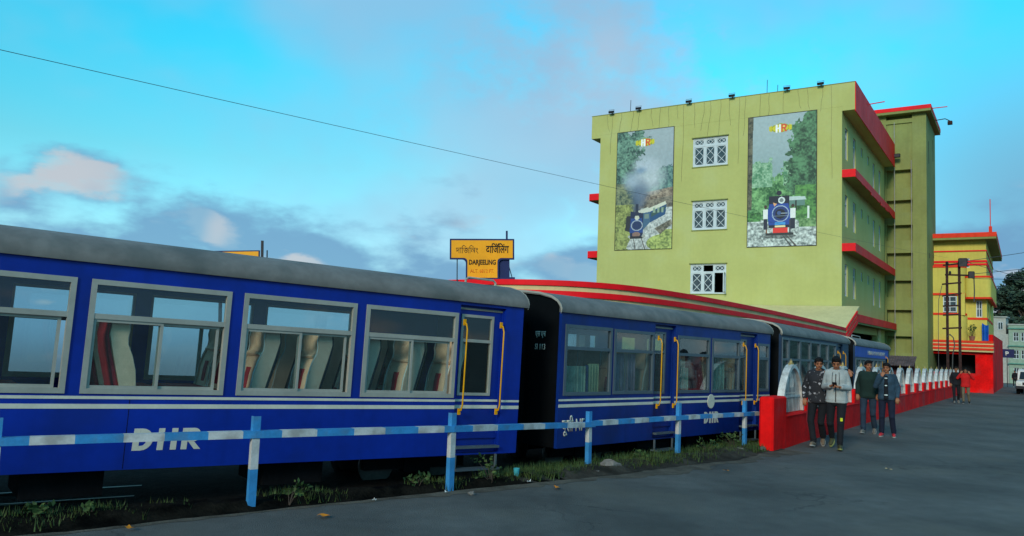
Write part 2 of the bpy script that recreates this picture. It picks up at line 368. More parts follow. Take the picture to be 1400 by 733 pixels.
    def mesh(s, name, mats, smooth=False):
        me = bpy.data.meshes.new(name); me.from_pydata(s.v, [], s.f)
        for m in (mats if isinstance(mats, (list, tuple)) else [mats]): me.materials.append(m)
        me.polygons.foreach_set('material_index', s.m)
        if smooth: me.polygons.foreach_set('use_smooth', [True] * len(me.polygons))
        me.update(); return me
    def build(s, name, mats, parent=None, smooth=False, loc=None, M=None):
        return link(name, s.mesh(name, mats, smooth), parent, loc, M)
def link(name, me, parent=None, loc=None, M=None):
    o = bpy.data.objects.new(name, me); COL.objects.link(o)
    if parent is not None: o.parent = parent
    if loc is not None: o.location = loc
    if M is not None: o.matrix_basis = M
    return o
def smooth_angle(o, deg=40):
    me = o.data; me.polygons.foreach_set('use_smooth', [True] * len(me.polygons))
    me.set_sharp_from_angle(angle=R(deg)); return o
def thing(name, label, cat, M=None, group=None):
    o = bpy.data.objects.new(name, None); COL.objects.link(o); o.empty_display_size = 0.2
    if M is not None: o.matrix_world = M
    return tag(o, label, cat, group)
def tag(o, label, cat, group=None, kind=None):
    o['label'] = label; o['category'] = cat
    if group: o['group'] = group
    if kind: o['kind'] = kind
    return o
def struct(o, kind='structure'): o['kind'] = kind; return o
def copy_tree(o, parent=None):
    c = o.copy(); COL.objects.link(c); c.parent = parent
    for ch in o.children: copy_tree(ch, c)
    return c
def frame_matrix(az, dip, loc):
    """local x runs along azimuth az falling by dip, y to its left, z up"""
    az, dip = R(az), R(dip)
    x = Vector((math.sin(az) * math.cos(dip), math.cos(az) * math.cos(dip), -math.sin(dip)))
    y = Vector((-math.cos(az), math.sin(az), 0)); z = x.cross(y)
    return Matrix.Translation(loc) @ Matrix((x, y, z)).transposed().to_4x4()
UX, UY = math.sin(R(34)), math.cos(R(34))
def gz(x, y): return -0.016 * (x * UX + y * UY)
def text_mesh(body, w, h, extrude=0.003, bold=0.0, space=1.0, shear=0.0):
    """flat raised lettering in the xz plane (facing -y), lower left at the origin, fitted to w by h"""
    c = bpy.data.curves.new('text', 'FONT'); c.body = body; c.size = 1; c.offset = bold; c.space_character = space; c.shear = shear; c.resolution_u = 3
    o = bpy.data.objects.new('text', c); COL.objects.link(o)
    bpy.context.view_layer.update()
    me = bpy.data.meshes.new_from_object(o.evaluated_get(bpy.context.evaluated_depsgraph_get()))
    bpy.data.objects.remove(o); bpy.data.curves.remove(c)
    n = len(me.vertices); co = np.zeros(n * 3); me.vertices.foreach_get('co', co); co = co.reshape(-1, 3)
    lo, hi = co.min(0), co.max(0)
    x = (co[:, 0] - lo[0]) / (hi[0] - lo[0]) * w; z = (co[:, 1] - lo[1]) / (hi[1] - lo[1]) * h
    me.vertices.foreach_set('co', np.stack([x, np.zeros(n), z], 1).ravel())
    bm = bmesh.new(); bm.from_mesh(me)
    bmesh.ops.remove_doubles(bm, verts=bm.verts, dist=1e-5)
    r = bmesh.ops.extrude_face_region(bm, geom=bm.faces[:])
    for v in [g for g in r['geom'] if isinstance(g, bmesh.types.BMVert)]: v.co.y -= extrude
    bmesh.ops.recalc_face_normals(bm, faces=bm.faces)
    bm.to_mesh(me); bm.free(); me.materials.clear()
    return me
def lettering(body, x, y, z, w, h, m, parent, name='lettering', **kw):
    me = text_mesh(body, w, h, **kw); me.materials.append(m)
    return link(name, me, parent, (x, y, z))

# ------------------------------------------------------------------ ground
def sheet(name, pts, dz, m, res=None):
    me = bpy.data.meshes.new(name); bm = bmesh.new()
    vs = [bm.verts.new((x, y, gz(x, y) + dz)) for x, y in pts]; f = bm.faces.new(vs)
    if f.calc_area() > 0:
        f.normal_update()
        if f.normal.z < 0: f.normal_flip()
    bm.to_mesh(me); bm.free(); me.materials.append(m)
    return struct(link(name, me))
WX, WY = 0.5546, 0.8321                       # direction of the red wall
def wallpt(v, off=0.0): return (5.94 + WX * v + WY * off, 15.95 + WY * v - WX * off)   # off > 0: road side
def build_ground():
    xs = sorted(set([-900, -500, -300, -200, -140, -100, -70] + list(range(-50, 121, 10)) + [150, 200, 300, 500, 900])); n = len(xs); mb = MB(); vs = []
    for y in xs:
        for x in xs:
            d = (-x * UY + y * UX) - 24.0                 # metres past the station towards the valley
            z = gz(x, y) - .30 - (0 if d < 0 else 0.55 * d / (1 + d / 160)) + (2.5 * math.sin(x * .021) * math.sin(y * .017) if d > 40 else 0)
            vs.append((x, y, z))
    mb.add(vs, [(j * n + i, j * n + i + 1, (j + 1) * n + i + 1, (j + 1) * n + i) for j in range(n - 1) for i in range(n - 1)])
    return struct(mb.build('ground', EARTH, smooth=True))
build_ground()
# raised railway formation under the train and station
yard_pts = [(-14.0, -1.0), (-7.8, 3.9), (-4.04, 6.75), (-0.58, 9.25), (1.17, 11.3), (4.3, 14.65), wallpt(0, -0.25), wallpt(40, -0.25), wallpt(60, -0.25), (20, 66), (-6, 27), (-24, 8)]
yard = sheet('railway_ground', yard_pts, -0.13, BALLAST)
edge_pts = [(-13.0, -1.4), (-7.0, 3.75), (-3.86, 6.10), (0.1, 9.50), (2.1, 11.25), (3.66, 12.75), (5.05, 14.55)]
inner_pts = [(-14.0, -0.9), (-7.8, 4.0), (-4.04, 6.85), (-0.6, 9.4), (1.1, 11.45), (2.7, 13.05), (4.5, 15.1)]
road_pts = [(-13.0, -1.4), (-7.0, 3.75), (-3.86, 6.10), (0.1, 9.50), (2.1, 11.25), (3.66, 12.75), (5.05, 14.55), wallpt(0, 0.0), wallpt(60, 0), wallpt(150, 0), wallpt(150, 9), wallpt(0, 9), wallpt(-40, 9)]
road = sheet('road', road_pts, 0.0, ASPHALT)
# verge of soil: an uneven strip between the road edge and the railway ground
def resample(pts, n):
    d = [0]
    for a, b in zip(pts, pts[1:]): d.append(d[-1] + math.dist(a, b))
    out = []
    for i in range(n):
        t = d[-1] * i / (n - 1); k = max(j for j in range(len(d)) if d[j] <= t + 1e-9); k = min(k, len(pts) - 2)
        f = (t - d[k]) / (d[k + 1] - d[k]); out.append((pts[k][0] + (pts[k + 1][0] - pts[k][0]) * f, pts[k][1] + (pts[k + 1][1] - pts[k][1]) * f))
    return out
def build_verge():
    n, m = 260, 9
    A = resample(edge_pts, n); B = resample(inner_pts, n); mb = MB(); vs = []
    ph = RNG.normal(0, 1, n); ph = np.convolve(ph, np.ones(7) / 7, 'same')
    for i in range(n):
        for j in range(m):
            t = j / (m - 1); out = -0.06 - 0.10 * ph[i]
            k = t * (1 - out) + out
            x = A[i][0] + (B[i][0] - A[i][0]) * k; y = A[i][1] + (B[i][1] - A[i][1]) * k
            hgt = 0.006 if j == 0 else (-0.20 if j == m - 1 else 0.02 + 0.05 * math.sin(math.pi * min(t * 1.1, 1)) + RNG.uniform(-.018, .022))
            if j == 1: hgt = 0.012 + RNG.uniform(0, .01)
            vs.append((x, y, gz(x, y) + hgt))
    fs = [(i * m + j, (i + 1) * m + j, (i + 1) * m + j + 1, i * m + j + 1) for i in range(n - 1) for j in range(m - 1)]
    mb.add(vs, fs); mb.m = [0 if f[0] // m < 188 + 6 * math.sin(f[0] * .9) else 1 for f in mb.f]; o = mb.build('verge', [mat('blackish soil', (.004, .004, .0035), .95, var=.5, vscale=4, bump=.6, bscale=30, col2=(.014, .012, .009), spec=.02), SOIL], smooth=True); struct(o); return A, B  # soil far darker along the nearest coach than farther on
EA, EB = build_verge()
def build_dust():
    n = 260; vs = []; g = np.random.default_rng(5); wv = np.convolve(g.normal(0, 1, n + 12), np.ones(13) / 13, 'valid'); w2 = np.convolve(g.normal(0, 1, n + 2), np.ones(3) / 3, 'valid')
    for i in range(n):
        a, b_ = EA[i], EB[i]; d = Vector((a[0] - b_[0], a[1] - b_[1])).normalized(); w = (.04 + .62 * max(0, i / n - .45)) * (1 + 1.1 * wv[i] + .25 * w2[i]); w = max(.03, w)
        for k in (-.12, 0.0, w * .6, w): x, y = a[0] + d.x * k, a[1] + d.y * k; vs.append((x, y, gz(x, y) + (.0045 if k < w else .0035)))
    mb = MB(); mb.add(vs, [(i * 4 + k, i * 4 + k + 1, (i + 1) * 4 + k + 1, (i + 1) * 4 + k) for i in range(n - 1) for k in range(3)])
    struct(mb.build('road_dust', mat('dusty road edge', (.105, .090, .070), .95, var=.3, vscale=3, bump=.6, bscale=60, spec=.1), smooth=True))
build_dust()

# ------------------------------------------------------------------ railway coaches
H_SIDE, WID = 1.97, 2.10
ROOF_PROF = [(-0.035, 1.955), (-0.045, 2.00), (-0.02, 2.065), (0.05, 2.135), (0.17, 2.197), (0.40, 2.250), (0.72, 2.280), (1.05, 2.290)]
ROOF_PROF = ROOF_PROF + [(WID - y, z) for y, z in reversed(ROOF_PROF[:-1])]
def make_seat_meshes(front, side, shell_m):
    prof = [(0.0, 0.42), (0.05, 0.40), (0.13, 0.44), (0.150, 0.56), (0.165, 0.68), (0.205, 0.82), (0.255, 0.93), (0.262, 1.00), (0.250, 1.07), (0.262, 1.13), (0.30, 1.175), (0.355, 1.18), (0.40, 1.14), (0.41, 1.03), (0.375, 0.88), (0.30, 0.60), (0.25, 0.40), (0.22, 0.30), (0.0, 0.30)]
    seats = {}
    core = MB(); core.prism(prof, 'y', 0.045, 0.44); bol = MB()
    for y in (0.0, 0.4405): bol.prism([(x - (0.016 if z > .5 and x < .3 else 0), z + 0.006) for x, z in prof], 'y', y, y + 0.0445)
    cush = MB(); cush.bbox((-0.42, 0.0, 0.33), (0.12, 0.485, 0.45), 0.03)
    head = MB(); head.prism([(0.196, 0.90), (0.240, 0.94), (0.250, 1.00), (0.238, 1.07), (0.250, 1.14), (0.292, 1.186), (0.30, 1.174), (0.262, 1.13), (0.252, 1.07), (0.264, 1.00), (0.257, 0.93), (0.207, 0.88)], 'y', 0.05, 0.435)
    ins = MB(); ins.prism([(0.138, 0.50), (0.152, 0.66), (0.172, 0.75), (0.183, 0.75), (0.160, 0.66), (0.148, 0.50)], 'y', 0.19, 0.30)
    pip = MB()
    for y in (0.022, 0.463): pip.tube([(x - .016, y, z + .006) for x, z in prof[2:11]], 0.009, 5)
    shell = MB(); shell.prism([(0.24, 0.38), (0.30, 0.58), (0.385, 0.88), (0.418, 1.03), (0.408, 1.14), (0.36, 1.188), (0.365, 1.20), (0.425, 1.15), (0.435, 1.03), (0.41, 0.86), (0.335, 0.58), (0.28, 0.38)], 'y', 0.02, 0.465)
    base = MB(); base.box((-0.32, 0.06, 0.0), (-0.27, 0.42, 0.33)); base.box((0.05, 0.06, 0.0), (0.1, 0.42, 0.33))
    for nm, mb, m, sm in (('seat', core, front, 1), ('bolster', bol, side, 1), ('cushion', cush, SEAT_MAROON, 0), ('headrest', head, front, 1), ('back_insert', ins, SEAT_MAROON, 0), ('piping', pip, WHITE_INK, 1), ('seat_shell', shell, shell_m, 0), ('seat_base', base, DARKMETAL, 0)):
        seats[nm] = mb.mesh(nm, m, bool(sm))
        if sm: seats[nm].set_sharp_from_angle(angle=R(50))
    return seats
SEATS = {False: make_seat_meshes(SEAT_BEIGE, mat('taupe seat side', (.55, .40, .29), .8, var=.1), SEAT_DARK), True: make_seat_meshes(SEAT_BEIGE, SEAT_BEIGE, SEAT_MAROON)}
def place_seat(root, x, y, z, flip):
    st = SEATS[flip]; s = link('seat', st['seat'], root, (x, y, z))
    if flip: s.rotation_euler = (0, 0, math.pi); s.location = (x, y + 0.485, z)
    for k, me in st.items():
        if k != 'seat': link(k, me, s)
    return s
WHEEL = MB().lathe([(0.05, -0.06), (0.20, -0.05), (0.215, 0.0), (0.25, 0.01), (0.25, 0.035), (0.05, 0.05)], 20).mesh('wheel', STEEL, False)
def make_window(root, w, frame_m, glass_m, y=0.0, t=0.05, slid=True, deep=0.035):
    """sliding window: outer frame, transom, two lower sashes; panes are sub-parts"""
    x0, x1, z0, z1, zt = w
    f = MB(); f.frame(x0, x1, z0, z1, t, y - 0.014, y + deep)
    f.box((x0 + t, y - 0.010, zt), (x1 - t, y + deep, zt + 0.05))
    xm = (x0 + x1) / 2
    if slid:
        f.frame(x0 + t, xm + 0.02, z0 + t, zt, 0.028, y + 0.002, y + 0.022)
        f.frame(xm - 0.02, x1 - t - 0.04, z0 + t, zt, 0.028, y + 0.024, y + deep + 0.005)
    o = f.build('window', frame_m, root)
    MB().box((x0 + t, y + 0.014, zt + 0.05), (x1 - t, y + 0.019, z1 - t)).build('pane', glass_m, o)
    if slid:
        MB().box((x0 + t + 0.028, y + 0.010, z0 + t + 0.028), (xm - 0.008, y + 0.014, zt - 0.028)).build('pane', glass_m, o)
        MB().box((xm + 0.008, y + 0.030, z0 + t + 0.028), (x1 - t - 0.068, y + 0.034, zt - 0.028)).build('pane', glass_m, o)
    else:
        MB().box((x0 + t, y + 0.014, z0 + t), (x1 - t, y + 0.019, zt)).build('pane', glass_m, o)
    return o
def grab_rail(root, x, z0, z1, y=0.0, m=YEL_RAIL):
    pts = [(x, y + 0.01, z1 + 0.07), (x, y - 0.05, z1 + 0.05), (x, y - 0.075, z1 - 0.02), (x, y - 0.075, z0 + 0.02), (x, y - 0.05, z0 - 0.05), (x, y + 0.01, z0 - 0.07)]
    b = MB(); b.tube(pts, 0.010, 8); b.box((x - 0.018, y - 0.018, z1 + 0.03), (x + 0.018, y + 0.002, z1 + 0.11)); b.box((x - 0.018, y - 0.018, z0 - 0.11), (x + 0.018, y + 0.002, z0 - 0.03))
    return smooth_angle(b.build('grab_rail', m, root))
def strip(mb, outer, inner, x0, x1):
    """curved band between two profiles (y, z) of equal length, from x0 to x1"""
    n = len(outer); vs = [(x, y, z) for x in (x0, x1) for pr in (outer, inner) for y, z in pr]; fs = []
    for i in range(n - 1):
        o0, o1, i0, i1 = i, i + 1, n + i, n + i + 1; k = 2 * n
        fs += [(o0, o0 + k, o1 + k, o1), (i0, i1, i1 + k, i0 + k), (o0, o1, i1, i0), (o0 + k, i0 + k, i1 + k, o1 + k)]
    fs += [(0, n, n + 2 * n, 2 * n), (n - 1, 3 * n - 1, 4 * n - 1, 2 * n - 1)]
    mb.add(vs, fs)
def make_coach(name, label, M, L, paint, windows, doors, frame_m, glass_m, stripes=True, end_m=None, slid=True, seats=(), seat_flip=None, top_rail=None, blocks=(), band=None, far=True, group='coaches of the blue narrow gauge train'):
    """windows: (x0,x1,z0,z1,ztransom); doors: (x0,x1,z0,z1) recessed; near side is y=0, far side y=WID, z=0 at the skirt"""
    root = thing(name, label, 'coach', M, group)
    wh = [(w[0] + 0.02, w[1] - 0.02, w[2] + 0.02, w[3] - 0.02) for w in windows]
    dh = [d[:4] for d in doors]
    b = MB(); b.wall(0, L, 0, H_SIDE, wh + dh, 0.0, 0.05)
    fh = [(L - h[1], L - h[0], h[2], h[3]) for h in wh] if far else []
    b.wall(0, L, 0, H_SIDE, fh, WID - 0.05, WID)
    b.box((0.05, 0.05, 0.20), (L - 0.05, WID - 0.05, 0.26))
    b.build('body', paint, root)
    # the far side's windows
    if far:
        for w in windows: make_window(root, (L - w[1], L - w[0], w[2], w[3], w[4]), frame_m, glass_m, y=WID - 0.03, slid=slid)
    for w in windows: make_window(root, w, frame_m, glass_m, slid=slid)
    # ends, with a gangway opening suggested by a recessed frame
    for x0, x1 in ((0.0, 0.05), (L - 0.05, L)):
        e = MB(); e.prism([(0.052, 0.0), (WID - 0.052, 0.0), (WID - 0.052, 1.96)] + [(y, z - 0.02) for y, z in reversed(ROOF_PROF[2:-2])] + [(0.052, 1.96)], 'x', x0 + 0.004, x1 - 0.004)
        xo = -0.03 if x0 == 0 else L + 0.03
        e.box((min(xo, x0 + .01), 0.68, 0.15), (max(xo, x0 + .01), 0.72, 1.75)); e.box((min(xo, x0 + .01), 1.38, 0.15), (max(xo, x0 + .01), 1.42, 1.75)); e.box((min(xo, x0 + .01), 0.68, 1.75), (max(xo, x0 + .01), 1.42, 1.79))
        e.build('end_wall', end_m or BLACKEND, root)
    # roof: outer skin with a hanging ceiling
    inner = [(min(max(y, 0.012), WID - 0.012), max(z - 0.04, 1.958) if 0 < i < len(ROOF_PROF) - 1 else z) for i, (y, z) in enumerate(ROOF_PROF)]
    rf = MB(); strip(rf, ROOF_PROF, inner, -0.05, L + 0.05); smooth_angle(rf.build('roof', ROOFGREY, root), 50)
    for x in (-0.060, L + 0.0505):
        tr = MB(); strip(tr, [(y, z + 0.006) for y, z in ROOF_PROF], [(WID / 2 + (y - WID / 2) * 0.985, z - 0.024) for y, z in ROOF_PROF], x, x + 0.0095); tr.build('roof_end_trim', ALU, root)
    MB().box((0.06, 0.06, 1.86), (L - 0.06, WID - 0.06, 1.885)).build('ceiling', INTERIOR, root)
    if stripes:
        segs = []; cur = 0.0
        for d in sorted(doors): segs.append((cur, d[0])); cur = d[1]
        segs.append((cur, L))
        for z0, z1 in ((0.672, 0.700), (0.582, 0.626)):
            s = MB()
            for a, c in segs:
                if c - a > 0.02: s.box((a + 0.002, -0.004, z0), (c - 0.002, 0.003, z1))
            for d in doors: s.box((d[0] + 0.01, 0.066, z0), (d[1] - 0.01, 0.0745, z1))
            s.build('stripe', CREAMLINE, root)
    for d in doors:
        x0, x1, z0, z1 = d[:4]; wx0, wx1 = d[4], d[5]
        dr = MB(); dr.wall(x0, x1, z0, z1, [(wx0 + .02, wx1 - .02, 0.78, 1.77)], 0.075, 0.105)
        dr.box((x0, 0.0505, z0), (x0 + 0.012, 0.075, z1)); dr.box((x1 - 0.012, 0.0505, z0), (x1, 0.075, z1)); dr.box((x0, 0.0505, z1 - 0.012), (x1, 0.075, z1))
        do = dr.build('door', paint, root)
        make_window_sub(do, (wx0, wx1, 0.75, 1.80, 1.44), frame_m, glass_m, 0.072)
        for gx in d[6:]: grab_rail(root, gx, 0.62, 1.62)
        st = MB(); st.box((x0 + .03, -0.06, 0.085), (x1 - .03, 0.03, 0.115)); st.box((x0 + .03, -0.09, -0.19), (x1 - .03, 0.05, -0.165)); st.box((x0 + .04, -0.03, -0.19), (x0 + .06, 0.0, 0.0)); st.box((x1 - .06, -0.03, -0.19), (x1 - .04, 0.0, 0.0))
        st.build('step', ALU_DK, root)
    if band: MB().box((0.02, -0.006, band[0]), (L - 0.4, 0.0, band[1])).build('name_band', band[2], root)
    u = MB(); u.box((0.10, 0.35, -0.02), (L - 0.1, 0.45, 0.19)); u.box((0.10, WID - .45, -0.02), (L - 0.1, WID - .35, 0.19))
    for bx in blocks: u.box((bx[0], 0.22, -0.27), (bx[1], 0.95, -0.02))
    u.box((-0.28, 0.98, -0.02), (0.1, 1.12, 0.12)); u.box((L - 0.1, 0.98, -0.02), (L + 0.28, 1.12, 0.12))
    u.build('underframe', UNDER, root)
    for cx in (1.25, L - 1.25):
        g = MB()
        for y in (0.50, WID - 0.58): g.box((cx - 0.75, y, -0.22), (cx + 0.75, y + 0.08, -0.05)); g.box((cx - 0.2, y - .03, -0.26), (cx + 0.2, y + 0.11, 0.0))
        g.box((cx - 0.15, 0.5, -0.2), (cx + 0.15, WID - .5, -0.05))
        bo = g.build('bogie', UNDER, root)
        for dx in (-0.5, 0.5):
            for y, sg in ((0.68, 1), (WID - 0.68, -1)):
                wo_ = link('wheel', WHEEL, bo, (cx + dx, y, -0.18)); wo_.rotation_euler = (sg * math.pi / 2, 0, 0)
    for i, (sx, flip) in enumerate(seats):
        for y in (0.10, 1.02, 1.52): place_seat(root, sx, y, 0.26, flip)
    if top_rail:
        t = MB(); t.tube([(top_rail[0], top_rail[2], 2.20), (top_rail[0], top_rail[2], 2.30), (top_rail[0] + .04, top_rail[2], 2.335), (top_rail[1] - .04, top_rail[2], 2.335), (top_rail[1], top_rail[2], 2.30), (top_rail[1], top_rail[2], 2.20)], 0.016, 8)
        smooth_angle(t.build('roof_handle', ALU, root))
    return root
def make_window_sub(parent, w, fm, gm, y):
    x0, x1, z0, z1, zt = w; f = MB(); f.frame(x0, x1, z0, z1, 0.035, y - 0.012, y + 0.03); f.box((x0 + .035, y - .008, zt), (x1 - .035, y + .03, zt + .04))
    o = f.build('window', fm, parent)
    MB().box((x0 + .035, y + .008, z0 + .035), (x1 - .035, y + .013, zt)).build('pane', gm, o); MB().box((x0 + .035, y + .008, zt + .04), (x1 - .035, y + .013, z1 - .035)).build('pane', gm, o)
    return o

def block_dhr(root, x, z, w, h, m, slant=0.0):
    """heavy block capitals D H R, 3 mm proud of the panel"""
    s = h * .27; lw = w * .285; gap = (w - 3 * lw) / 2
    def half(x0, z0, z1, wd, n=10):          # outline of a bowl: outer then inner arc points
        r = (z1 - z0) / 2; c = (z0 + z1) / 2; o = []; i_ = []
        for k in range(n + 1):
            a = -math.pi / 2 + math.pi * k / n; o.append((x0 + max(0, wd - r) + min(r, wd) * math.cos(a), c + r * math.sin(a))); i_.append((x0 + max(0, wd - r) + (min(r, wd) - s) * math.cos(a) * 1.0, c + (r - s * .78) * math.sin(a)))
        return [(x0, z0)] + o + [(x0, z1)], [(x0, z0 + s * .78)] + i_ + [(x0, z1 - s * .78)]
    def ribbon(b, o, i_):
        n = len(o); vs = [(px + slant * (pz - 0), y, pz) for y in (-.003, .001) for pts in (o, i_) for px, pz in pts]; fs = []
        for k in range(n - 1): fs += [(k, k + 1, n + k + 1, n + k), (2 * n + k, 3 * n + k, 3 * n + k + 1, 2 * n + k + 1), (k, 2 * n + k, 2 * n + k + 1, k + 1), (n + k, n + k + 1, 3 * n + k + 1, 3 * n + k)]
        b.add(vs, fs)
    def quad(b, pts): b.prism([(px + slant * pz, pz) for px, pz in pts], 'y', -.003, .001)
    d = MB(); quad(d, [(0, 0), (s, 0), (s, h), (0, h)]); ribbon(d, *half(s + .0005, 0, h, lw - s)); d.build('letter', m, root, loc=(x, 0, z))
    e = MB(); quad(e, [(0, 0), (s, 0), (s, h), (0, h)]); quad(e, [(lw - s, 0), (lw, 0), (lw, h), (lw - s, h)]); quad(e, [(s + .0005, h * .46), (lw - s - .0005, h * .46), (lw - s - .0005, h * .74), (s + .0005, h * .74)]); e.build('letter', m, root, loc=(x + lw + gap, 0, z))
    r = MB(); quad(r, [(0, 0), (s, 0), (s, h), (0, h)]); ribbon(r, *half(s + .0005, h * .36, h, lw - s)); quad(r, [(s + .01, h * .355), (s + .01 + s, h * .355), (lw + s * .2, 0), (lw - s * .9, 0)]); r.build('letter', m, root, loc=(x + 2 * (lw + gap), 0, z))
# nearest coach: its far end corner (skirt) is at (0.05, 10.60); local x = L there
L1 = 8.30
C1_end = Vector((0.1447, 10.776, EYE - 1.5556))
M1 = frame_matrix(51.3, 1.6, C1_end) @ Matrix.Translation((-L1, 0, 0))
def c1(u): return L1 + u
W1 = [(c1(a), c1(b), 0.722, 1.803, 1.428) for a, b in ((-6.80, -5.465), (-5.34, -4.005), (-3.87, -2.535), (-2.41, -1.085))]
D1 = [(c1(-1.055), c1(-0.305), 0.02, 1.915, c1(-0.985), c1(-0.455), c1(-0.985), c1(-0.385)), (c1(-7.70), c1(-6.95), 0.02, 1.915, c1(-7.55), c1(-7.02), c1(-7.62), c1(-7.02))]
coach1 = make_coach('railway_coach', 'nearest and brightest blue railway coach, grey roof, beige seats in its large windows', M1, L1, BLUE, W1, D1, ALU, GLASS,
    seats=[(c1(u), False) for u in (-3.80, -3.17, -2.54, -1.91, -1.28)] + [(c1(u), True) for u in (-4.70, -6.05)], top_rail=(c1(-0.62), c1(-0.10), 0.55), blocks=[(2.6, 3.3), (4.9, 5.6)])
block_dhr(coach1, c1(-4.83), 0.178, 0.64, 0.212, CREAMLINE, 0.04)
MB().box((c1(-4.896), -0.0015, 0.01), (c1(-4.890), 0.002, 0.70)).build('panel_joint', UNDER, coach1)

# second coach
L2 = 6.92
M2 = frame_matrix(42.9, 1.0, (0.7338, 11.430, EYE - 1.5735))
W2 = [(0.09, 1.26, 0.75, 1.79, 1.42), (1.32, 2.47, 0.76, 1.78, 1.42), (3.23, 4.37, 0.76, 1.765, 1.41), (4.45, 5.56, 0.76, 1.765, 1.41), (6.35, 6.86, 0.77, 1.74, 1.41)]
D2 = [(2.50, 3.16, 0.02, 1.92, 2.53, 2.94, 2.60, 3.12), (5.58, 6.32, 0.02, 1.92, 5.62, 5.97, 5.70, 6.22)]
coach2 = make_coach('railway_coach', 'second blue coach, black end wall, white disc on its side and yellow door rails', M2, L2, BLUE2, W2, D2, ALU_DK, GLASS2, slid=False,
    seats=[(1.5, False), (2.2, False), (3.9, True), (4.7, True), (5.4, False)], blocks=[(2.4, 3.4), (4.0, 4.6)])
block_dhr(coach2, 4.22, 0.205, 0.53, 0.205, CREAMLINE)
lettering('पूसी NF', 0.10, -0.001, 0.165, 0.53, 0.30, CREAMLINE, coach2, bold=0.012, extrude=0.004)
dsc = MB().lathe([(0.13, -0.004), (0.13, 0.004), (0.125, 0.006)], 24); do_ = dsc.build('disc', CREAMLINE, coach2, loc=(4.45, -0.005, 0.60)); do_.rotation_euler = (math.pi / 2, 0, 0)
for body, y, z, w, h in (('एस एच', 0.50, 1.57, 0.20, 0.10), ('SI 113', 0.50, 1.40, 0.20, 0.085)):
    me = text_mesh(body, w, h, 0.002, 0.012); me.materials.append(CREAMLINE); o = link('lettering', me, coach2, (0.003, y, z)); o.rotation_euler = (0, 0, -math.pi / 2)
def curtain(root, x0, x1, z0, z1, m, y=0.10):
    n = 40; b = MB(); vs = []
    for i in range(n + 1):
        x = x0 + (x1 - x0) * i / n; o = .018 * math.sin(i * 1.7) + .008 * math.sin(i * .6); vs += [(x, y + o, z0), (x, y + o * .7, z1)]
    b.add(vs, [(2 * i, 2 * i + 2, 2 * i + 3, 2 * i + 1) for i in range(n)]); return b.build('curtain', m, root, True)
curtain(coach2, 0.12, 0.72, 0.78, 1.18, CURTAIN); curtain(coach2, 0.80, 1.05, 0.78, 1.22, mat('yellow green curtain', (.70, .70, .40), .9, var=.2)); curtain(coach2, 0.73, 0.79, 0.78, 1.2, mat('blue curtain', (.03, .10, .30), .9))
curtain(coach2, 1.40, 2.05, 0.79, 1.40, mat('mauve sky reflection', (.42, .30, .38), .9, var=.25)); curtain(coach2, 3.30, 3.75, 0.80, 1.20, CURTAIN); curtain(coach2, 4.6, 5.1, 0.80, 1.3, CURTAIN)  # mauve sheet imitates pinkish sky reflected in the second window
# third coach: window to window glass under the roof
M3 = frame_matrix(34.1, 0.9, (5.86, 17.03, EYE + 0.285 - 1.97))
L3 = 7.1
W3 = []
xs3 = [0.06, 0.62, 1.62, 2.60, 3.55, 4.50, 5.45]
for a, b in zip(xs3, xs3[1:]): W3.append((a, b - 0.03, 0.75, 1.90, 1.40))
coach3 = make_coach('railway_coach', 'third coach, dark teal, tall windows reaching its roof behind the walking men', M3, L3, TEAL, W3, [(5.70, 6.30, 0.02, 1.92, 5.76, 6.24, 5.66, 6.36)], ALU_DK, GLASS3, slid=False, stripes=True, seats=[(1.0, False), (2.5, False), (4.2, True)])
M4 = frame_matrix(33.5, 0.9, (10.40, 23.75, EYE + 0.15 - 1.97))
W4 = [(0.1 + 0.82 * k, 0.1 + 0.82 * k + 0.78, 0.75, 1.58, 1.25) for k in range(7)]
coach4 = make_coach('railway_coach', 'farthest coach with bright blue band above its windows and handle on its roof', M4, 6.9, TEAL, W4, [(6.02, 6.6, 0.02, 1.92, 6.06, 6.5, 6.0)], ALU_DK, GLASS3, slid=False, seats=[(1.5, False), (3.5, False)], top_rail=(2.3, 3.8, 0.5), band=(1.62, 1.94, SKYBLUE))
lettering('HIMALAYAN RAILWAY', 2.2, -0.008, 1.71, 3.6, 0.13, CREAMLINE, coach4, bold=0.02)

# rails
for k, (M, L) in enumerate(((M1, L1), (M2, L2), (M3, L3), (M4, 6.9))):
    rt = struct(bpy.data.objects.new('railway_track', None)); COL.objects.link(rt); rt.matrix_world = M
    b = MB()
    for y in (WID / 2 - 0.305, WID / 2 + 0.265): b.box((-0.6, y, -0.44), (L + 0.6, y + 0.04, -0.40))
    b.build('rail', STEEL, rt)
    sl = MB()
    for i in range(int((L + 1) / 0.65)): sl.box((-0.5 + i * .65, 0.35, -0.56), (-0.5 + i * .65 + .2, WID - .35, -0.45))
    sl.build('sleeper', UNDER, rt)

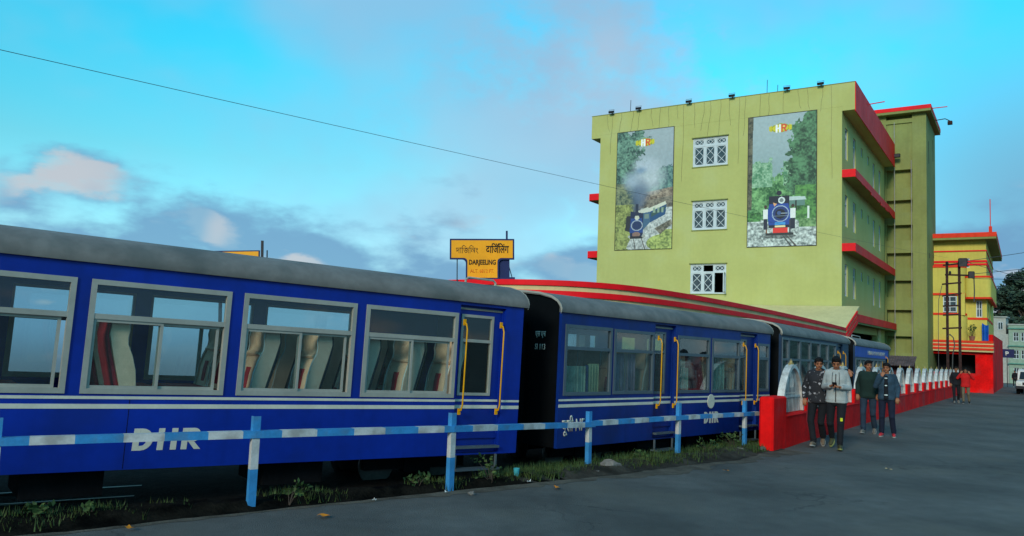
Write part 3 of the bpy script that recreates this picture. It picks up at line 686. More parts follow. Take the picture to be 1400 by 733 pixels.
# ------------------------------------------------------------------ guard rail fence
POSTS = [(-7.45, 4.02), (-5.76, 5.30), (-4.085, 6.43), (-2.34, 7.50), (-0.58, 8.89), (1.17, 11.0), (2.76, 12.68), (4.32, 14.34)]
RAILZ = [0.705, 0.705, 0.701, 0.725, 0.716, 0.655, 0.660, 0.650]
fence = thing('guard_rail', 'blue and white striped steel guard rail on posts beside the coaches', 'railing', Matrix.Translation((POSTS[4][0], POSTS[4][1], gz(*POSTS[4]))))
FM = fence.matrix_world.inverted()
def build_fence():
    P = [Vector((x, y, gz(x, y))) for x, y in POSTS]
    for i, p in enumerate(P):
        d = (P[min(i + 1, len(P) - 1)] - P[max(i - 1, 0)]); az = math.degrees(math.atan2(d.x, d.y))
        M = FM @ frame_matrix(az + random.uniform(-3, 3), 0, p) @ Matrix.Rotation(R(random.uniform(-1.2, 1.2)), 4, 'Y')
        h = 0.86 if i != 5 else 0.79
        b = MB()
        zr = RAILZ[i]
        for z0, z1, mi in ((-0.30, 0.37, 0), (0.37, zr - 0.07, 1), (zr - 0.07, h, 0)):
            b.box((-0.036, -0.004, z0), (0.036, 0.004, z1), mi); b.box((-0.036, 0.004, z0), (-0.028, 0.055, z1), mi)
        b.build('post', [FENCE_BLUE, FENCE_WHITE], fence, M=M)
    for i in range(len(P) - 1):
        a = P[i] + Vector((0, 0, RAILZ[i])); c = P[i + 1] + Vector((0, 0, RAILZ[i + 1]))
        if i == 4: c = P[5] + Vector((0, 0, RAILZ[4] - 0.075)); 
        d = c - a; L = d.length; az = math.degrees(math.atan2(d.x, d.y)); dip = -math.degrees(math.asin(d.z / L))
        M = FM @ frame_matrix(az, dip, a)
        b = MB(); ext = 0.10 if i in (4, 6) else 0.0
        if i == 6: ext = 0.55
        cuts = [(0, .11, 0), (.11, .27, 1), (.27, .45, 0), (.45, .61, 1), (.61, .79, 0), (.79, .94, 1), (.94, 1, 0)]
        cuts = [(s * L, e * L, k) for s, e, k in cuts]
        if ext: cuts[-1] = (cuts[-1][0], L + min(ext, .3), 0)
        if ext > .3: cuts.append((L + .3, L + ext, 1))
        y0 = -0.012
        for s, e, k in cuts:
            b.box((s, y0 - 0.006, -0.066), (e, y0, 0.0), k); b.box((s, y0, -0.006), (e, y0 + 0.085, 0.0), k)
        b.build('rail', [FENCE_BLUE, FENCE_WHITE], fence, M=M)
build_fence()

# ------------------------------------------------------------------ red wall with silver arched grills
wall_root = thing('boundary_wall', 'low red roadside wall with silver arched grills between its piers', 'wall', frame_matrix(33.7, 0.913, (*wallpt(0), gz(*wallpt(0)))))
b = MB(); b.box((-1.28, 0.0, -0.3), (44.0, 0.22, 0.575)); b.prism([(-0.02, 0.5752), (0.24, 0.5752), (0.24, 0.60), (0.20, 0.615), (0.0, 0.605)], 'x', -1.28, 44.0)
b.build('wall_base', RED_WALL, wall_root)
pier_me = MB().bbox((0, -0.012, -0.3), (0.90, 0.245, 0.95), 0.03).mesh('pier', RED_WALL)
link('pier', pier_me, wall_root, (-2.185, 0, 0)); pb = MB().bbox((0, -0.010, 0.60), (0.90, 0.243, 0.95), 0.03).mesh('pier', RED_WALL)
for k in range(17): link('pier', pb, wall_root, (0.34 + 2.52 * k, 0, 0))
def arch_mesh():
    hw = 0.83
    def top(x): return 0.92 * max(0.0, 1 - abs(x / hw) ** 1.9) ** 0.62
    n = 26; outer = []; inner = []
    for i in range(n + 1):
        a = math.pi * i / n; x = -hw * math.cos(a); outer.append((x, 0.62 + top(x)))
    for x, z in outer: inner.append((x * 0.885, 0.62 + (z - 0.62) * 0.925))
    rim = MB()
    for i in range(n):
        for (p, q) in (((outer[i], outer[i + 1]), (inner[i], inner[i + 1])),):
            (a0, a1), (b0, b1) = p, q; y0, y1 = -0.055, 0.075
            rim.add([(a0[0], y0, a0[1]), (a1[0], y0, a1[1]), (b1[0], y0, b1[1]), (b0[0], y0, b0[1]), (a0[0], y1, a0[1]), (a1[0], y1, a1[1]), (b1[0], y1, b1[1]), (b0[0], y1, b0[1])],
                    [(0, 3, 2, 1), (4, 5, 6, 7), (0, 1, 5, 4), (3, 7, 6, 2)])
    bars = MB(); N = 13
    for i in range(N):
        x = -0.62 + 1.24 * i / (N - 1); z = 0.62 + top(x / 0.885) * 0.925
        if z > 0.70: bars.box((x - 0.021, 0.0, 0.62), (x + 0.021, 0.004, z))
    bars.box((-0.72, -0.012, 0.90), (0.72, -0.002, 0.94))
    low = MB(); low.box((-0.66, 0.034, 0.62), (0.66, 0.045, 0.93))
    fin = MB()
    for dx, h, w in ((0, 0.12, .010), (-.06, 0.09, .008), (.06, 0.09, .008), (-.13, 0.06, .008), (.13, 0.06, .008)):
        zb = 0.62 + top(dx) - 0.01; fin.tube([(dx, 0.015, zb), (dx * 1.25, 0.015, zb + h * .55), (dx * 1.35, 0.015, zb + h)], [w, w * 1.3, 0.003], 6)
    return rim.mesh('grill', SILVER), bars.mesh('bars', SILVER), low.mesh('grill_sheet', mat('grey grill sheet', (.11, .11, .105), .6, var=.2)), fin.mesh('finial', GOLD)
AM = arch_mesh()
for k in range(17):
    g = link('grill', AM[0], wall_root, (-0.47 + 2.52 * k, 0.11, 0))
    for nm, me in zip(('bars', 'grill_sheet', 'finial'), AM[1:]): link(nm, me, g)

# ------------------------------------------------------------------ main station building (local x right along its front, y back, z up)
BM = frame_matrix(123.17, 0, (17.55, 41.66, EYE - 2.33))
bld = thing('station_building', 'tall lime green building with red ledges and spotlights above two train posters', 'building', BM)
XW = -14.55; DEP = 15.2
fw = [(-8.36, -6.25, 12.80, 14.53), (-8.33, -6.25, 9.01, 10.73), (-8.38, -6.24, 5.25, 6.99)]
b = MB(); b.wall(XW, 0, 0.0, 15.43, fw, 0.0, 0.30); b.build('front_wall', LIME, bld)
sw = []
for z0, z1 in ((12.75, 14.5), (9.02, 10.75), (5.2, 6.95)):
    for v, w in ((1.25, .8), (3.7, .8), (10.7, .8), (13.2, .8)): sw.append((v - w / 2, v + w / 2, z0, z1))
    for v in (6.2, 8.55): sw.append((v - .3, v + .3, z1 - .55, z1))
MS = Matrix.Rotation(math.pi / 2, 4, 'Z')          # wall built along y: local (x,y,z) -> (-y, x, z)
def side_wall(mb, x_out, y0, y1, z0, z1, holes, t=0.30, mi=0):
    """wall whose outer face looks towards +x"""
    mb.wall(y0, y1, z0, z1, holes, -x_out, -x_out + t, mi, MS)
b = MB(); side_wall(b, 0.0, 0.3005, DEP, 3.70, 15.43, sw)
side_wall(b, 0.0, 0.3005, DEP, 0.0, 3.70, [(0.8, 11.8, 0.0, 3.3)])
b.build('side_wall', LIME, bld)
b = MB(); b.wall(0.3005, DEP, 0, 15.43, [], -XW - .30, -XW, 0, MS); b.box((XW, DEP, 0), (0.0, DEP + .3, 15.43)); b.box((XW + .3, .3, 15.2), (-.3, DEP, 15.42)); b.box((-6, 0.4, 0), (-5.8, DEP, 15.1)); b.box((-5.7, 0.4, 3.6), (-.35, DEP, 3.7))
b.build('rear_wall', LIME_DULL, bld)
b = MB(); b.wall(-15.20, 0.648, 15.435, 16.72, [], 0.0, 0.22); b.box((-15.20, 0.0, 15.25), (XW - .003, DEP, 15.434)); b.box((0.003, 0.0, 15.20), (0.648, DEP, 15.434)); b.box((-15.20, 0.2205, 15.435), (-15.0, DEP, 16.72)); b.box((0.43, 0.2205, 15.435), (0.648, DEP, 16.72)); b.box((-15.0, DEP - .2, 15.435), (0.43, DEP, 16.72))
b.build('parapet', LIME, bld)
MB().box((0.6485, 0.01, 15.12), (0.690, DEP, 16.76)).build('red_fascia', RED, bld)
MB().box((-15.22, -0.02, 16.721), (0.66, 0.26, 16.76)).build('coping', LIME_DULL, bld)
def sunshade(x0, x1, z, red_x, jag=False):
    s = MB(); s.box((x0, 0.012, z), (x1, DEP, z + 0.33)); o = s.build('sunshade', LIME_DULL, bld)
    f = MB(); xf0, xf1 = (x1 + .001, x1 + .04) if red_x > 0 else (x0 - .04, x0 - .001)
    n = 24
    for i in range(n):
        y0 = 0.0 + DEP * i / n; dz = RNG.uniform(-.06, .06) if jag else 0
        f.box((xf0, y0 + .001, z - 0.06 + dz), (xf1, y0 + DEP / n, z + 0.40))
    f.box((x0, -0.03, z - 0.02), (xf1 if red_x > 0 else x1, 0.0115, z + 0.40)); f.box((x0, 0.012, z + .3305), (x1, DEP, z + .36))
    f.build('red_edge', RED, o)
for z, j in ((11.55, True), (7.56, False)): sunshade(0.003, 0.65, z, 1, j)
for z in (11.25, 7.55): sunshade(-15.2, XW - .003, z, -1)
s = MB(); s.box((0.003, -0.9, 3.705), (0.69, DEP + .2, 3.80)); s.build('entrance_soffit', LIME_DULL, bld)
MB().box((0.02, -0.95, 3.802), (0.73, DEP + .2, 4.22)).build('entrance_fascia', RED, bld)
MB().bbox((-0.35, 11.9, 0), (0.10, 12.9, 3.70), 0.02).build('pillar', CREAM, bld)
def bar(mb, p, q, w, y0, y1):
    (x0, z0), (x1, z1) = p, q; d = math.hypot(x1 - x0, z1 - z0); nx, nz = -(z1 - z0) / d * w / 2, (x1 - x0) / d * w / 2
    mb.prism([(x0 + nx, z0 + nz), (x0 - nx, z0 - nz), (x1 - nx, z1 - nz), (x1 + nx, z1 + nz)], 'y', y0, y1)
def lattice_window(x0, x1, z0, z1, open_right=False, lower_dark=()):
    f = MB(); f.frame(x0, x1, z0, z1, 0.075, 0.02, 0.14)
    cw = (x1 - x0 - 0.15) / 3; zt = z1 - 0.52
    f.box((x0 + .075, 0.03, zt), (x1 - .075, 0.13, zt + 0.085))
    for k in (1, 2): f.box((x0 + .075 + cw * k - .04, 0.035, z0 + .075), (x0 + .075 + cw * k + .04, 0.125, zt)); f.box((x0 + .075 + cw * k - .04, 0.035, zt + .085), (x0 + .075 + cw * k + .04, 0.125, z1 - .075))
    w = f.build('window', WHITE_WOOD, bld)
    sill = MB(); sill.box((x0 - .04, -0.05, z0 - .05), (x1 + .04, 0.019, z0 - .003)); sill.box((x0 - .06, -0.10, z1 + .003), (x1 + .06, -0.003, z1 + .05)); sill.build('sill', LIME_DULL, w)
    for k in range(3):
        a = x0 + .075 + cw * k + .04; c = a + cw - .08
        if k == 0: a -= .04
        if k == 2: c += .04
        for (za, zb, nx, nzz) in ((z0 + .075, zt, 1, 2), (zt + .085, z1 - .075, 2, 1)):
            if open_right and k == 2 and nx == 1: continue
            if open_right and k == 1 and nx == 2: continue
            s = MB(); s.frame(a + .002, c - .002, za + .002, zb - .002, 0.055, 0.045, 0.095)
            s.build('sash', WHITE_WOOD, w)
            l = MB(); A, C, Z, Y = a + .057, c - .057, za + .057, zb - .057
            for i in range(nx):
                for j in range(nzz):
                    xa, xb = A + (C - A) * i / nx, A + (C - A) * (i + 1) / nx; ya, yb = Z + (Y - Z) * j / nzz, Z + (Y - Z) * (j + 1) / nzz
                    bar(l, (xa, ya), (xb, yb), 0.03, 0.052, 0.064); bar(l, (xa, yb), (xb, ya), 0.03, 0.0655, 0.0775)
            l.build('lattice', WHITE_WOOD, w)
            MB().box((A, 0.080, Z), (C, 0.086, Y)).build('pane', BGLASS, w)
    if open_right:
        a = x0 + .075 + cw * 2 + .04; c = x1 - .075
        s = MB(); s.frame(0, c - a, z0 + .08, zt, 0.055, -0.02, 0.03); M = Matrix.Translation((c, 0.03, 0)) @ Matrix.Rotation(R(-80), 4, 'Z')
        s.build('open_casement', WHITE_WOOD, w, M=M)
for i, h in enumerate(fw): lattice_window(*h, open_right=(i == 2))
def narrow_window(v0, v1, z0, z1):
    f = MB(); f.wall(v0, v1, z0, z1, [(v0 + .06, v1 - .06, z0 + .06, z1 - .06)], 0.06, 0.14, 0, MS)
    if z1 - z0 > 1: f.box((v0 + .06, 0.07, z1 - .5), (v1 - .06, 0.13, z1 - .44), 0, MS)
    w = f.build('window', WHITE_WOOD, bld)
    MB().box((v0 + .06, 0.10, z0 + .06), (v1 - .06, 0.106, z1 - .06), 0, MS).build('pane', BGLASS, w)
for h in sw: narrow_window(*h)
# floodlights on the parapet, lightning rods and loose cables
for x in (-13.75, -11.9, -8.62, -6.0, -2.9, -1.07):
    t = random.uniform(-.08, .08)
    f = MB(); f.bbox((-0.20, -0.34, 0.03), (0.20, -0.06, 0.20), 0.03); fl = f.build('floodlight', DARKMETAL, bld, loc=(x, 0.0, 16.78))
    fl.rotation_euler = (R(18), 0, t); fl.scale = (.82, .82, .82)
    MB().box((-0.16, -0.32, 0.012), (0.16, -0.10, 0.029)).build('lamp_glass', WHITE_INK, fl)
    bk = MB(); bk.tube([(-.21, -.2, .1), (-.22, -.1, .27), (.22, -.1, .27), (.21, -.2, .1)], 0.016, 6); bk.box((-.03, -.14, -.1), (.03, .1, .03)); bk.build('bracket', STEEL, fl)
for x, h in ((-12.55, .75), (-4.05, .8), (-3.46, .42)): MB().tube([(x, 0.1, 16.75), (x + .01, 0.1, 16.75 + h)], 0.018, 6).build('rod', RUST, bld)
cab = [(-14.1, 15.6), (-13.75, 14.1), (-13.1, 15.5), (-12.3, 15.4), (-11.9, 15.5), (-11.1, 15.6), (-10.5, 14.9), (-9.95, 15.2), (-9.4, 15.9), (-8.98, 12.0), (-8.3, 15.2), (-7.7, 15.0), (-7.3, 14.6), (-6.7, 14.6), (-6.2, 15.1), (-5.6, 12.8), (-5.25, 14.4), (-4.4, 13.0), (-3.9, 15.2), (-3.1, 12.9), (-2.3, 15.6), (-1.8, 15.5), (-1.0, 15.3), (-.55, 11.5)]
for x, zb in cab:
    sw_ = random.uniform(-.25, .25); pts = [(x + sw_ * t * t + .02 * math.sin(9 * t + x), -0.012 - .02 * t * (1 - t), 16.7 + (zb - 16.7) * t) for t in [i / 8 for i in range(9)]]
    MB().tube(pts, 0.0055, 4).build('cable', WIRE, bld)

# stair tower behind the far end of the building
tw = thing('stair_tower', 'lime stair tower with stacked recessed landings beside the tall building', 'tower', BM @ Matrix.Translation((0, 15.5, 0)))
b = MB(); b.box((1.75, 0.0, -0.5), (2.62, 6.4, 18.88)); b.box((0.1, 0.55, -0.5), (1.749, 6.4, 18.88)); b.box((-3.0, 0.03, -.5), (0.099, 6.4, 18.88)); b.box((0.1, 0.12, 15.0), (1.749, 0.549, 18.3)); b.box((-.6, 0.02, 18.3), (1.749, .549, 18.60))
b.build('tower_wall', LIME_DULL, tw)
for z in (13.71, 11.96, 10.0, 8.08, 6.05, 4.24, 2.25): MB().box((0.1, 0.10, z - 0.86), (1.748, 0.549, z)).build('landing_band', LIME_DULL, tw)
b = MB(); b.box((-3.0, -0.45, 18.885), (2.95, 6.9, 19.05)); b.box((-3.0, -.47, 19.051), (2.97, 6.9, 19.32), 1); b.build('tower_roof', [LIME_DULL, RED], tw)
for x in (0.62, 1.68): MB().tube([(x, 0.02, 0.2), (x, 0.02, 15.6 if x > 1 else 18.4)], 0.028, 6).build('pipe', ALU, tw)
for v, z in ((1.6, 15.6), (4.7, 16.4), (1.6, 8.9), (4.7, 9.2)): MB().box((2.6205, v - .1, z), (2.63, v + .1, z + (1.6 if z > 12 else .35))).build('vent', DARK_ROOM, tw)
for x, y, z in ((0.1, -.3, 17.3), (0.85, -.3, 15.9)):
    f = MB(); f.bbox((-.2, -.3, -.12), (.2, 0, .12), .03); f.box((-.5, -.1, -.02), (-.2, -.06, .02)); f.build('floodlight', DARKMETAL, tw, loc=(x, y, z))
b = MB(); b.tube([(2.95, 2.5, 18.9), (3.6, 2.5, 18.95), (3.9, 2.5, 18.75)], .03, 6); b.bbox((3.75, 2.35, 18.5), (4.05, 2.65, 18.74), .03); b.build('street_light_arm', RUST, tw)
MB().tube([(2.95, 0.3, 19.2), (3.9, 0.3, 19.2)], .03, 6).build('rod', RED_TRIM, tw); MB().tube([(0.69, -11.0, 16.7), (1.5, -11.0, 16.75)], .03, 6).build('rod', RED_TRIM, tw)

# ------------------------------------------------------------------ platform canopy with striped fascia
can = thing('platform_canopy', 'long curved platform canopy edged in red and cream stripes behind the coaches', 'canopy', BM)
def canopy():
    line = [(-9.0, -27.2), (-6.5, -27.75), (-4.3, -28.05), (-3.0, -28.12), (-2.3, -28.05), (-1.6, -27.85), (-1.0, -27.5), (-.55, -27.0), (-.22, -26.3), (0.0, -25.5), (.2, -24.4), (.38, -23.2), (.52, -21.5), (.66, -19.5), (.80, -16.5), (.88, -13.2), (.92, -8.5), (.88, -3.9)]
    # smooth resample
    pts = resample(line, 70)
    for _ in range(6): pts = [pts[0]] + [((a[0] + 2 * b[0] + c[0]) / 4, (a[1] + 2 * b[1] + c[1]) / 4) for a, b, c in zip(pts, pts[1:], pts[2:])] + [pts[-1]]
    n = len(pts)
    def ztop(i): return 3.76 - 0.0166 * (pts[i][1] + 28.0)
    nor = []
    for i in range(n):
        a = pts[max(i - 1, 0)]; c = pts[min(i + 1, n - 1)]; d = Vector((c[0] - a[0], c[1] - a[1])).normalized(); nor.append((d.y, -d.x))
    bands = [(0.0, 0.135, .05, RED), (0.135, 0.255, 0.0, CREAM), (0.255, 0.395, .05, RED), (0.395, 0.515, 0.0, CREAM), (0.515, 0.66, .05, RED)]
    for u0, u1, pr, m in bands:
        b = MB(); vs = []
        for i in range(n):
            for (o, z) in ((pr, u0), (pr, u1), (-0.18, u1), (-0.18, u0)): vs.append((pts[i][0] + nor[i][0] * o, pts[i][1] + nor[i][1] * o, ztop(i) - z - (0.0005 if o < 0 else 0)))
        fs = [(i * 4 + k, (i + 1) * 4 + k, (i + 1) * 4 + (k + 1) % 4, i * 4 + (k + 1) % 4) for i in range(n - 1) for k in range(4)] + [(3, 2, 1, 0), tuple((n - 1) * 4 + k for k in range(4))]
        b.add(vs, fs); smooth_angle(b.build('fascia_band', m, can), 40)
    # roof deck, rising at its far end to the building's front
    b = MB(); vs = []; fs = []
    for i in range(n):
        x, y = pts[i][0] - nor[i][0] * .10, pts[i][1] - nor[i][1] * .10
        vs += [(x, y, ztop(i) - .02), (min(x - 3.0, -3.2), y if y > -26 else max(y, -26.5) + 1.4, ztop(i) + .02), (-9.0, y if y > -26 else max(y, -26.5) + 1.6, ztop(i) + .02)]
    for i in range(n - 1):
        for k in (0, 1): fs.append((i * 3 + k, i * 3 + k + 1, (i + 1) * 3 + k + 1, (i + 1) * 3 + k))
    b.add(vs, fs); b.build('canopy_deck', CREAM, can)
    zE = ztop(n - 1); xE, yE = pts[-1]
    b = MB(); b.prism([(yE - .02, zE - .02), (-0.04, zE + 1.25), (-0.04, zE + 1.13), (yE - .02, zE - .12)], 'x', -9.0, xE); b.build('sloping_roof', CREAM, can)
    for k, (u0, u1, pr, m) in enumerate(bands):
        b = MB(); sl = (1.25) / (-0.04 - yE)
        b.prism([(yE, zE - u0), (-0.93, zE - u0 + sl * (-.93 - yE)), (-0.93, zE - u1 + sl * (-.93 - yE)), (yE, zE - u1)], 'x', xE + .001, xE + .02 + pr); b.build('fascia_band', m, can)
    # soffit and posts
    b = MB(); vs = []; fs = []
    for i in range(n): vs += [(pts[i][0] - nor[i][0] * .17, pts[i][1] - nor[i][1] * .17, ztop(i) - .60), (-9.0, pts[i][1], ztop(i) - .60)]
    fs = [(i * 2, (i + 1) * 2, (i + 1) * 2 + 1, i * 2 + 1) for i in range(n - 1)]; b.add(vs, fs); b.build('soffit', LIME_DULL, can)
    for y in (-25, -21, -17, -13, -9, -5): MB().bbox((-2.4, y, -0.6), (-2.1, y + .3, 3.0), .02).build('canopy_post', CREAM, can)
    for y in (-23, -15, -7): MB().bbox((-8.7, y, -0.6), (-8.4, y + .3, 3.0), .02).build('canopy_post', CREAM, can)
    MB().box((-9.0, -25.5, -0.7), (-0.9, -.5, -0.30)).build('platform', CREAM, can)
canopy()

# ------------------------------------------------------------------ name boards
def name_board(M, label, w=1.6):
    r = thing('station_sign', label, 'sign', M)
    W, H1, H2 = w, 0.46, 0.98; nl, nr = 0.42, 1.20; c = .10
    def outline(g):
        a0, a1 = nl + 0, nr
        pts = [(0 - g, H2 - H1 - g), (0 - g, H2 + g), (W + g, H2 + g), (W + g, H2 - H1 - g)]
        arc_r = [(a1 + g + c * (1 - math.sin(t)), H2 - H1 - g - c * (1 - math.cos(t))) for t in [math.pi / 2 * i / 5 for i in range(6)]]
        arc_l = [(a0 - g - c * (1 - math.sin(t)), H2 - H1 - g - c * (1 - math.cos(t))) for t in [math.pi / 2 * i / 5 for i in range(6)]]
        return pts + arc_r + [(a1 + g, 0 - g), (a0 - g, 0 - g)] + arc_l[::-1]
    MB().prism(outline(0.042), 'y', 0.0, 0.05).build('board_edge', SIGN_BLUE, r)
    MB().prism(outline(0.0), 'y', -0.006, -0.0005).build('board', SIGN_YELLOW, r)
    return r
sgM = Matrix.Translation((-1.57, 20.40, EYE + 1.465)) @ Matrix.Rotation(R(2.0), 4, 'Z') @ Matrix.Rotation(-R(2.2), 4, 'Y')
sign = name_board(sgM, 'yellow station name board in three scripts standing above the red striped canopy')
lettering('দািজিলং', 0.12, -0.0065, 0.63, 0.58, 0.22, INK, sign, bold=.0)
lettering('दािजॅिलंग', 0.90, -0.0065, 0.63, 0.60, 0.28, INK, sign, bold=.022)
lettering('DARJEELING', 0.46, -0.0065, 0.30, 0.70, 0.175, INK, sign, bold=.035)
lettering('ALT. 6812 FT.', 0.49, -0.0065, 0.13, 0.62, 0.095, INK_RED, sign, bold=.01)
b = MB(); b.box((1.24, 0.06, -0.08), (1.52, 0.10, 0.62)); b.box((1.24, 0.03, -0.10), (1.66, 0.30, 0.02)); b.box((0.80, 0.06, -0.06), (1.24, .12, .02)); b.build('backing_plate', SIGN_BLUE, sign)
MB().box((1.425, 0.102, -0.1), (1.475, 0.16, 1.25)).build('post', SIGN_BLUE, sign)
MB().tube([(0.15, 0.08, -2.6), (0.15, 0.08, 0.6)], 0.014, 6).build('post', DARKMETAL, sign)
MB().tube([(1.46, 0.2, 0.5), (1.60, 0.25, 0.0)], 0.012, 6).build('brace', STEEL, sign)
MB().box((1.40, 0.08, -2.6), (1.50, 0.18, -0.101)).build('post', SIGN_BLUE, sign)
s2 = thing('station_sign', 'yellow board just showing above the nearest coach roof beside a thin post', 'sign', Matrix.Translation((-6.40, 16.92, EYE + 0.68)) @ Matrix.Rotation(-R(3), 4, 'Y'))
MB().box((0, 0, 0), (0.98, 0.04, 0.92)).build('board_edge', SIGN_BLUE, s2); MB().box((0.02, -0.006, 0.02), (0.96, -0.0005, 0.895)).build('board', SIGN_YELLOW, s2)
MB().box((1.01, 0.0, -2.4), (1.055, 0.05, 1.13)).build('post', DARKMETAL, s2); MB().tube([(1.14, 0.02, -2.4), (1.14, 0.02, 0.92)], .015, 6).build('post', DARKMETAL, s2); MB().box((0.1, 0.045, -2.4), (0.16, 0.10, 0.8)).build('post', DARKMETAL, s2)

# ------------------------------------------------------------------ posters: flat prints painted cell by cell
def fbm(ny, nx, base, octaves=4, seed=0):
    g = np.random.default_rng(seed); out = np.zeros((ny, nx)); amp = 1; tot = 0
    for o in range(octaves):
        cy, cx = max(2, int(base * ny / nx) * 2 ** o), max(2, base * 2 ** o)
        a = g.random((cy + 1, cx + 1)); yy = np.linspace(0, cy - 1e-6, ny); xx = np.linspace(0, cx - 1e-6, nx)
        y0, x0 = yy.astype(int), xx.astype(int); fy, fx = (yy - y0)[:, None], (xx - x0)[None]; fy, fx = fy * fy * (3 - 2 * fy), fx * fx * (3 - 2 * fx)
        v = a[y0][:, x0] * (1 - fy) * (1 - fx) + a[y0 + 1][:, x0] * fy * (1 - fx) + a[y0][:, x0 + 1] * (1 - fy) * fx + a[y0 + 1][:, x0 + 1] * fy * fx
        out += v * amp; tot += amp; amp *= .55
    return out / tot
def lin(c): c = np.array(c, float) / 255; return np.where(c < .04045, c / 12.92, ((c + .055) / 1.055) ** 2.4)
class Paint:
    def __init__(s, ny, nx):
        s.im = np.zeros((ny, nx, 3)); s.V, s.U = np.meshgrid((np.arange(ny) + .5) / ny, (np.arange(nx) + .5) / nx, indexing='ij'); s.ny, s.nx = ny, nx
    def put(s, mask, c, a=1.0):
        m = np.clip(mask.astype(float) * a, 0, 1)[..., None]; c = lin(c) if not isinstance(c, np.ndarray) else c; s.im = s.im * (1 - m) + c * m
    def ell(s, u, v, ru, rv): return ((s.U - u) / ru) ** 2 + ((s.V - v) / rv) ** 2 < 1
    def soft(s, u, v, ru, rv): return np.clip(1.3 - np.sqrt(((s.U - u) / ru) ** 2 + ((s.V - v) / rv) ** 2), 0, 1)
    def rect(s, u0, v0, u1, v1): return (s.U > u0) & (s.U < u1) & (s.V > v0) & (s.V < v1)
    def poly(s, pts):
        ins = np.zeros(s.U.shape, bool); n = len(pts)
        for i in range(n):
            (x0, y0), (x1, y1) = pts[i], pts[(i + 1) % n]
            if y0 == y1: continue
            c = ((y0 > s.V) != (y1 > s.V)) & (s.U < (x1 - x0) * (s.V - y0) / (y1 - y0) + x0); ins ^= c
        return ins
    def emblem(s, u, v, sc):
        s.put(s.ell(u, v, .17 * sc, .042 * sc), (150, 150, 20)); s.put(s.ell(u, v, .145 * sc, .032 * sc), (196, 184, 40))
        for a in (-.155, .155): s.put(s.poly([(u + a * sc, v - .03 * sc), (u + a * 1.3 * sc, v - .02 * sc), (u + a * 1.3 * sc, v + .02 * sc), (u + a * sc, v + .03 * sc)]), (190, 180, 30))
        for a, b_ in ((-.085, -.065), (-.03, -.01)): s.put(s.rect(u + a * sc, v - .036 * sc, u + b_ * sc + .012, v + .04 * sc), (225, 225, 225))
        s.put(s.rect(u - .08 * sc, v - .004, u - .01 * sc, v + .006), (225, 225, 225))
        s.put(s.rect(u + .015 * sc, v - .036 * sc, u + .045 * sc, v + .036 * sc), (205, 70, 40)); s.put(s.ell(u + .065 * sc, v - .014 * sc, .05 * sc, .022 * sc) & (s.U > u + .02), (205, 70, 40)); s.put(s.ell(u + .062 * sc, v - .014 * sc, .022 * sc, .009 * sc), (225, 200, 90)); s.put(s.poly([(u + .05 * sc, v), (u + .08 * sc, v), (u + .12 * sc, v + .036 * sc), (u + .085 * sc, v + .036 * sc)]), (205, 70, 40))
def tree_tex(p, mask, dark, light, seed, sc=10):
    n = .55 * fbm(p.ny, p.nx, sc, 4, seed) + .45 * fbm(p.ny, p.nx, 40, 2, seed + 50); t = np.clip((n - .33) / .34, 0, 1)[..., None]; light = [min(255, c * 1.12 + 6) for c in light]; p.put(mask, lin(dark) * (1 - t) + lin(light) * t)
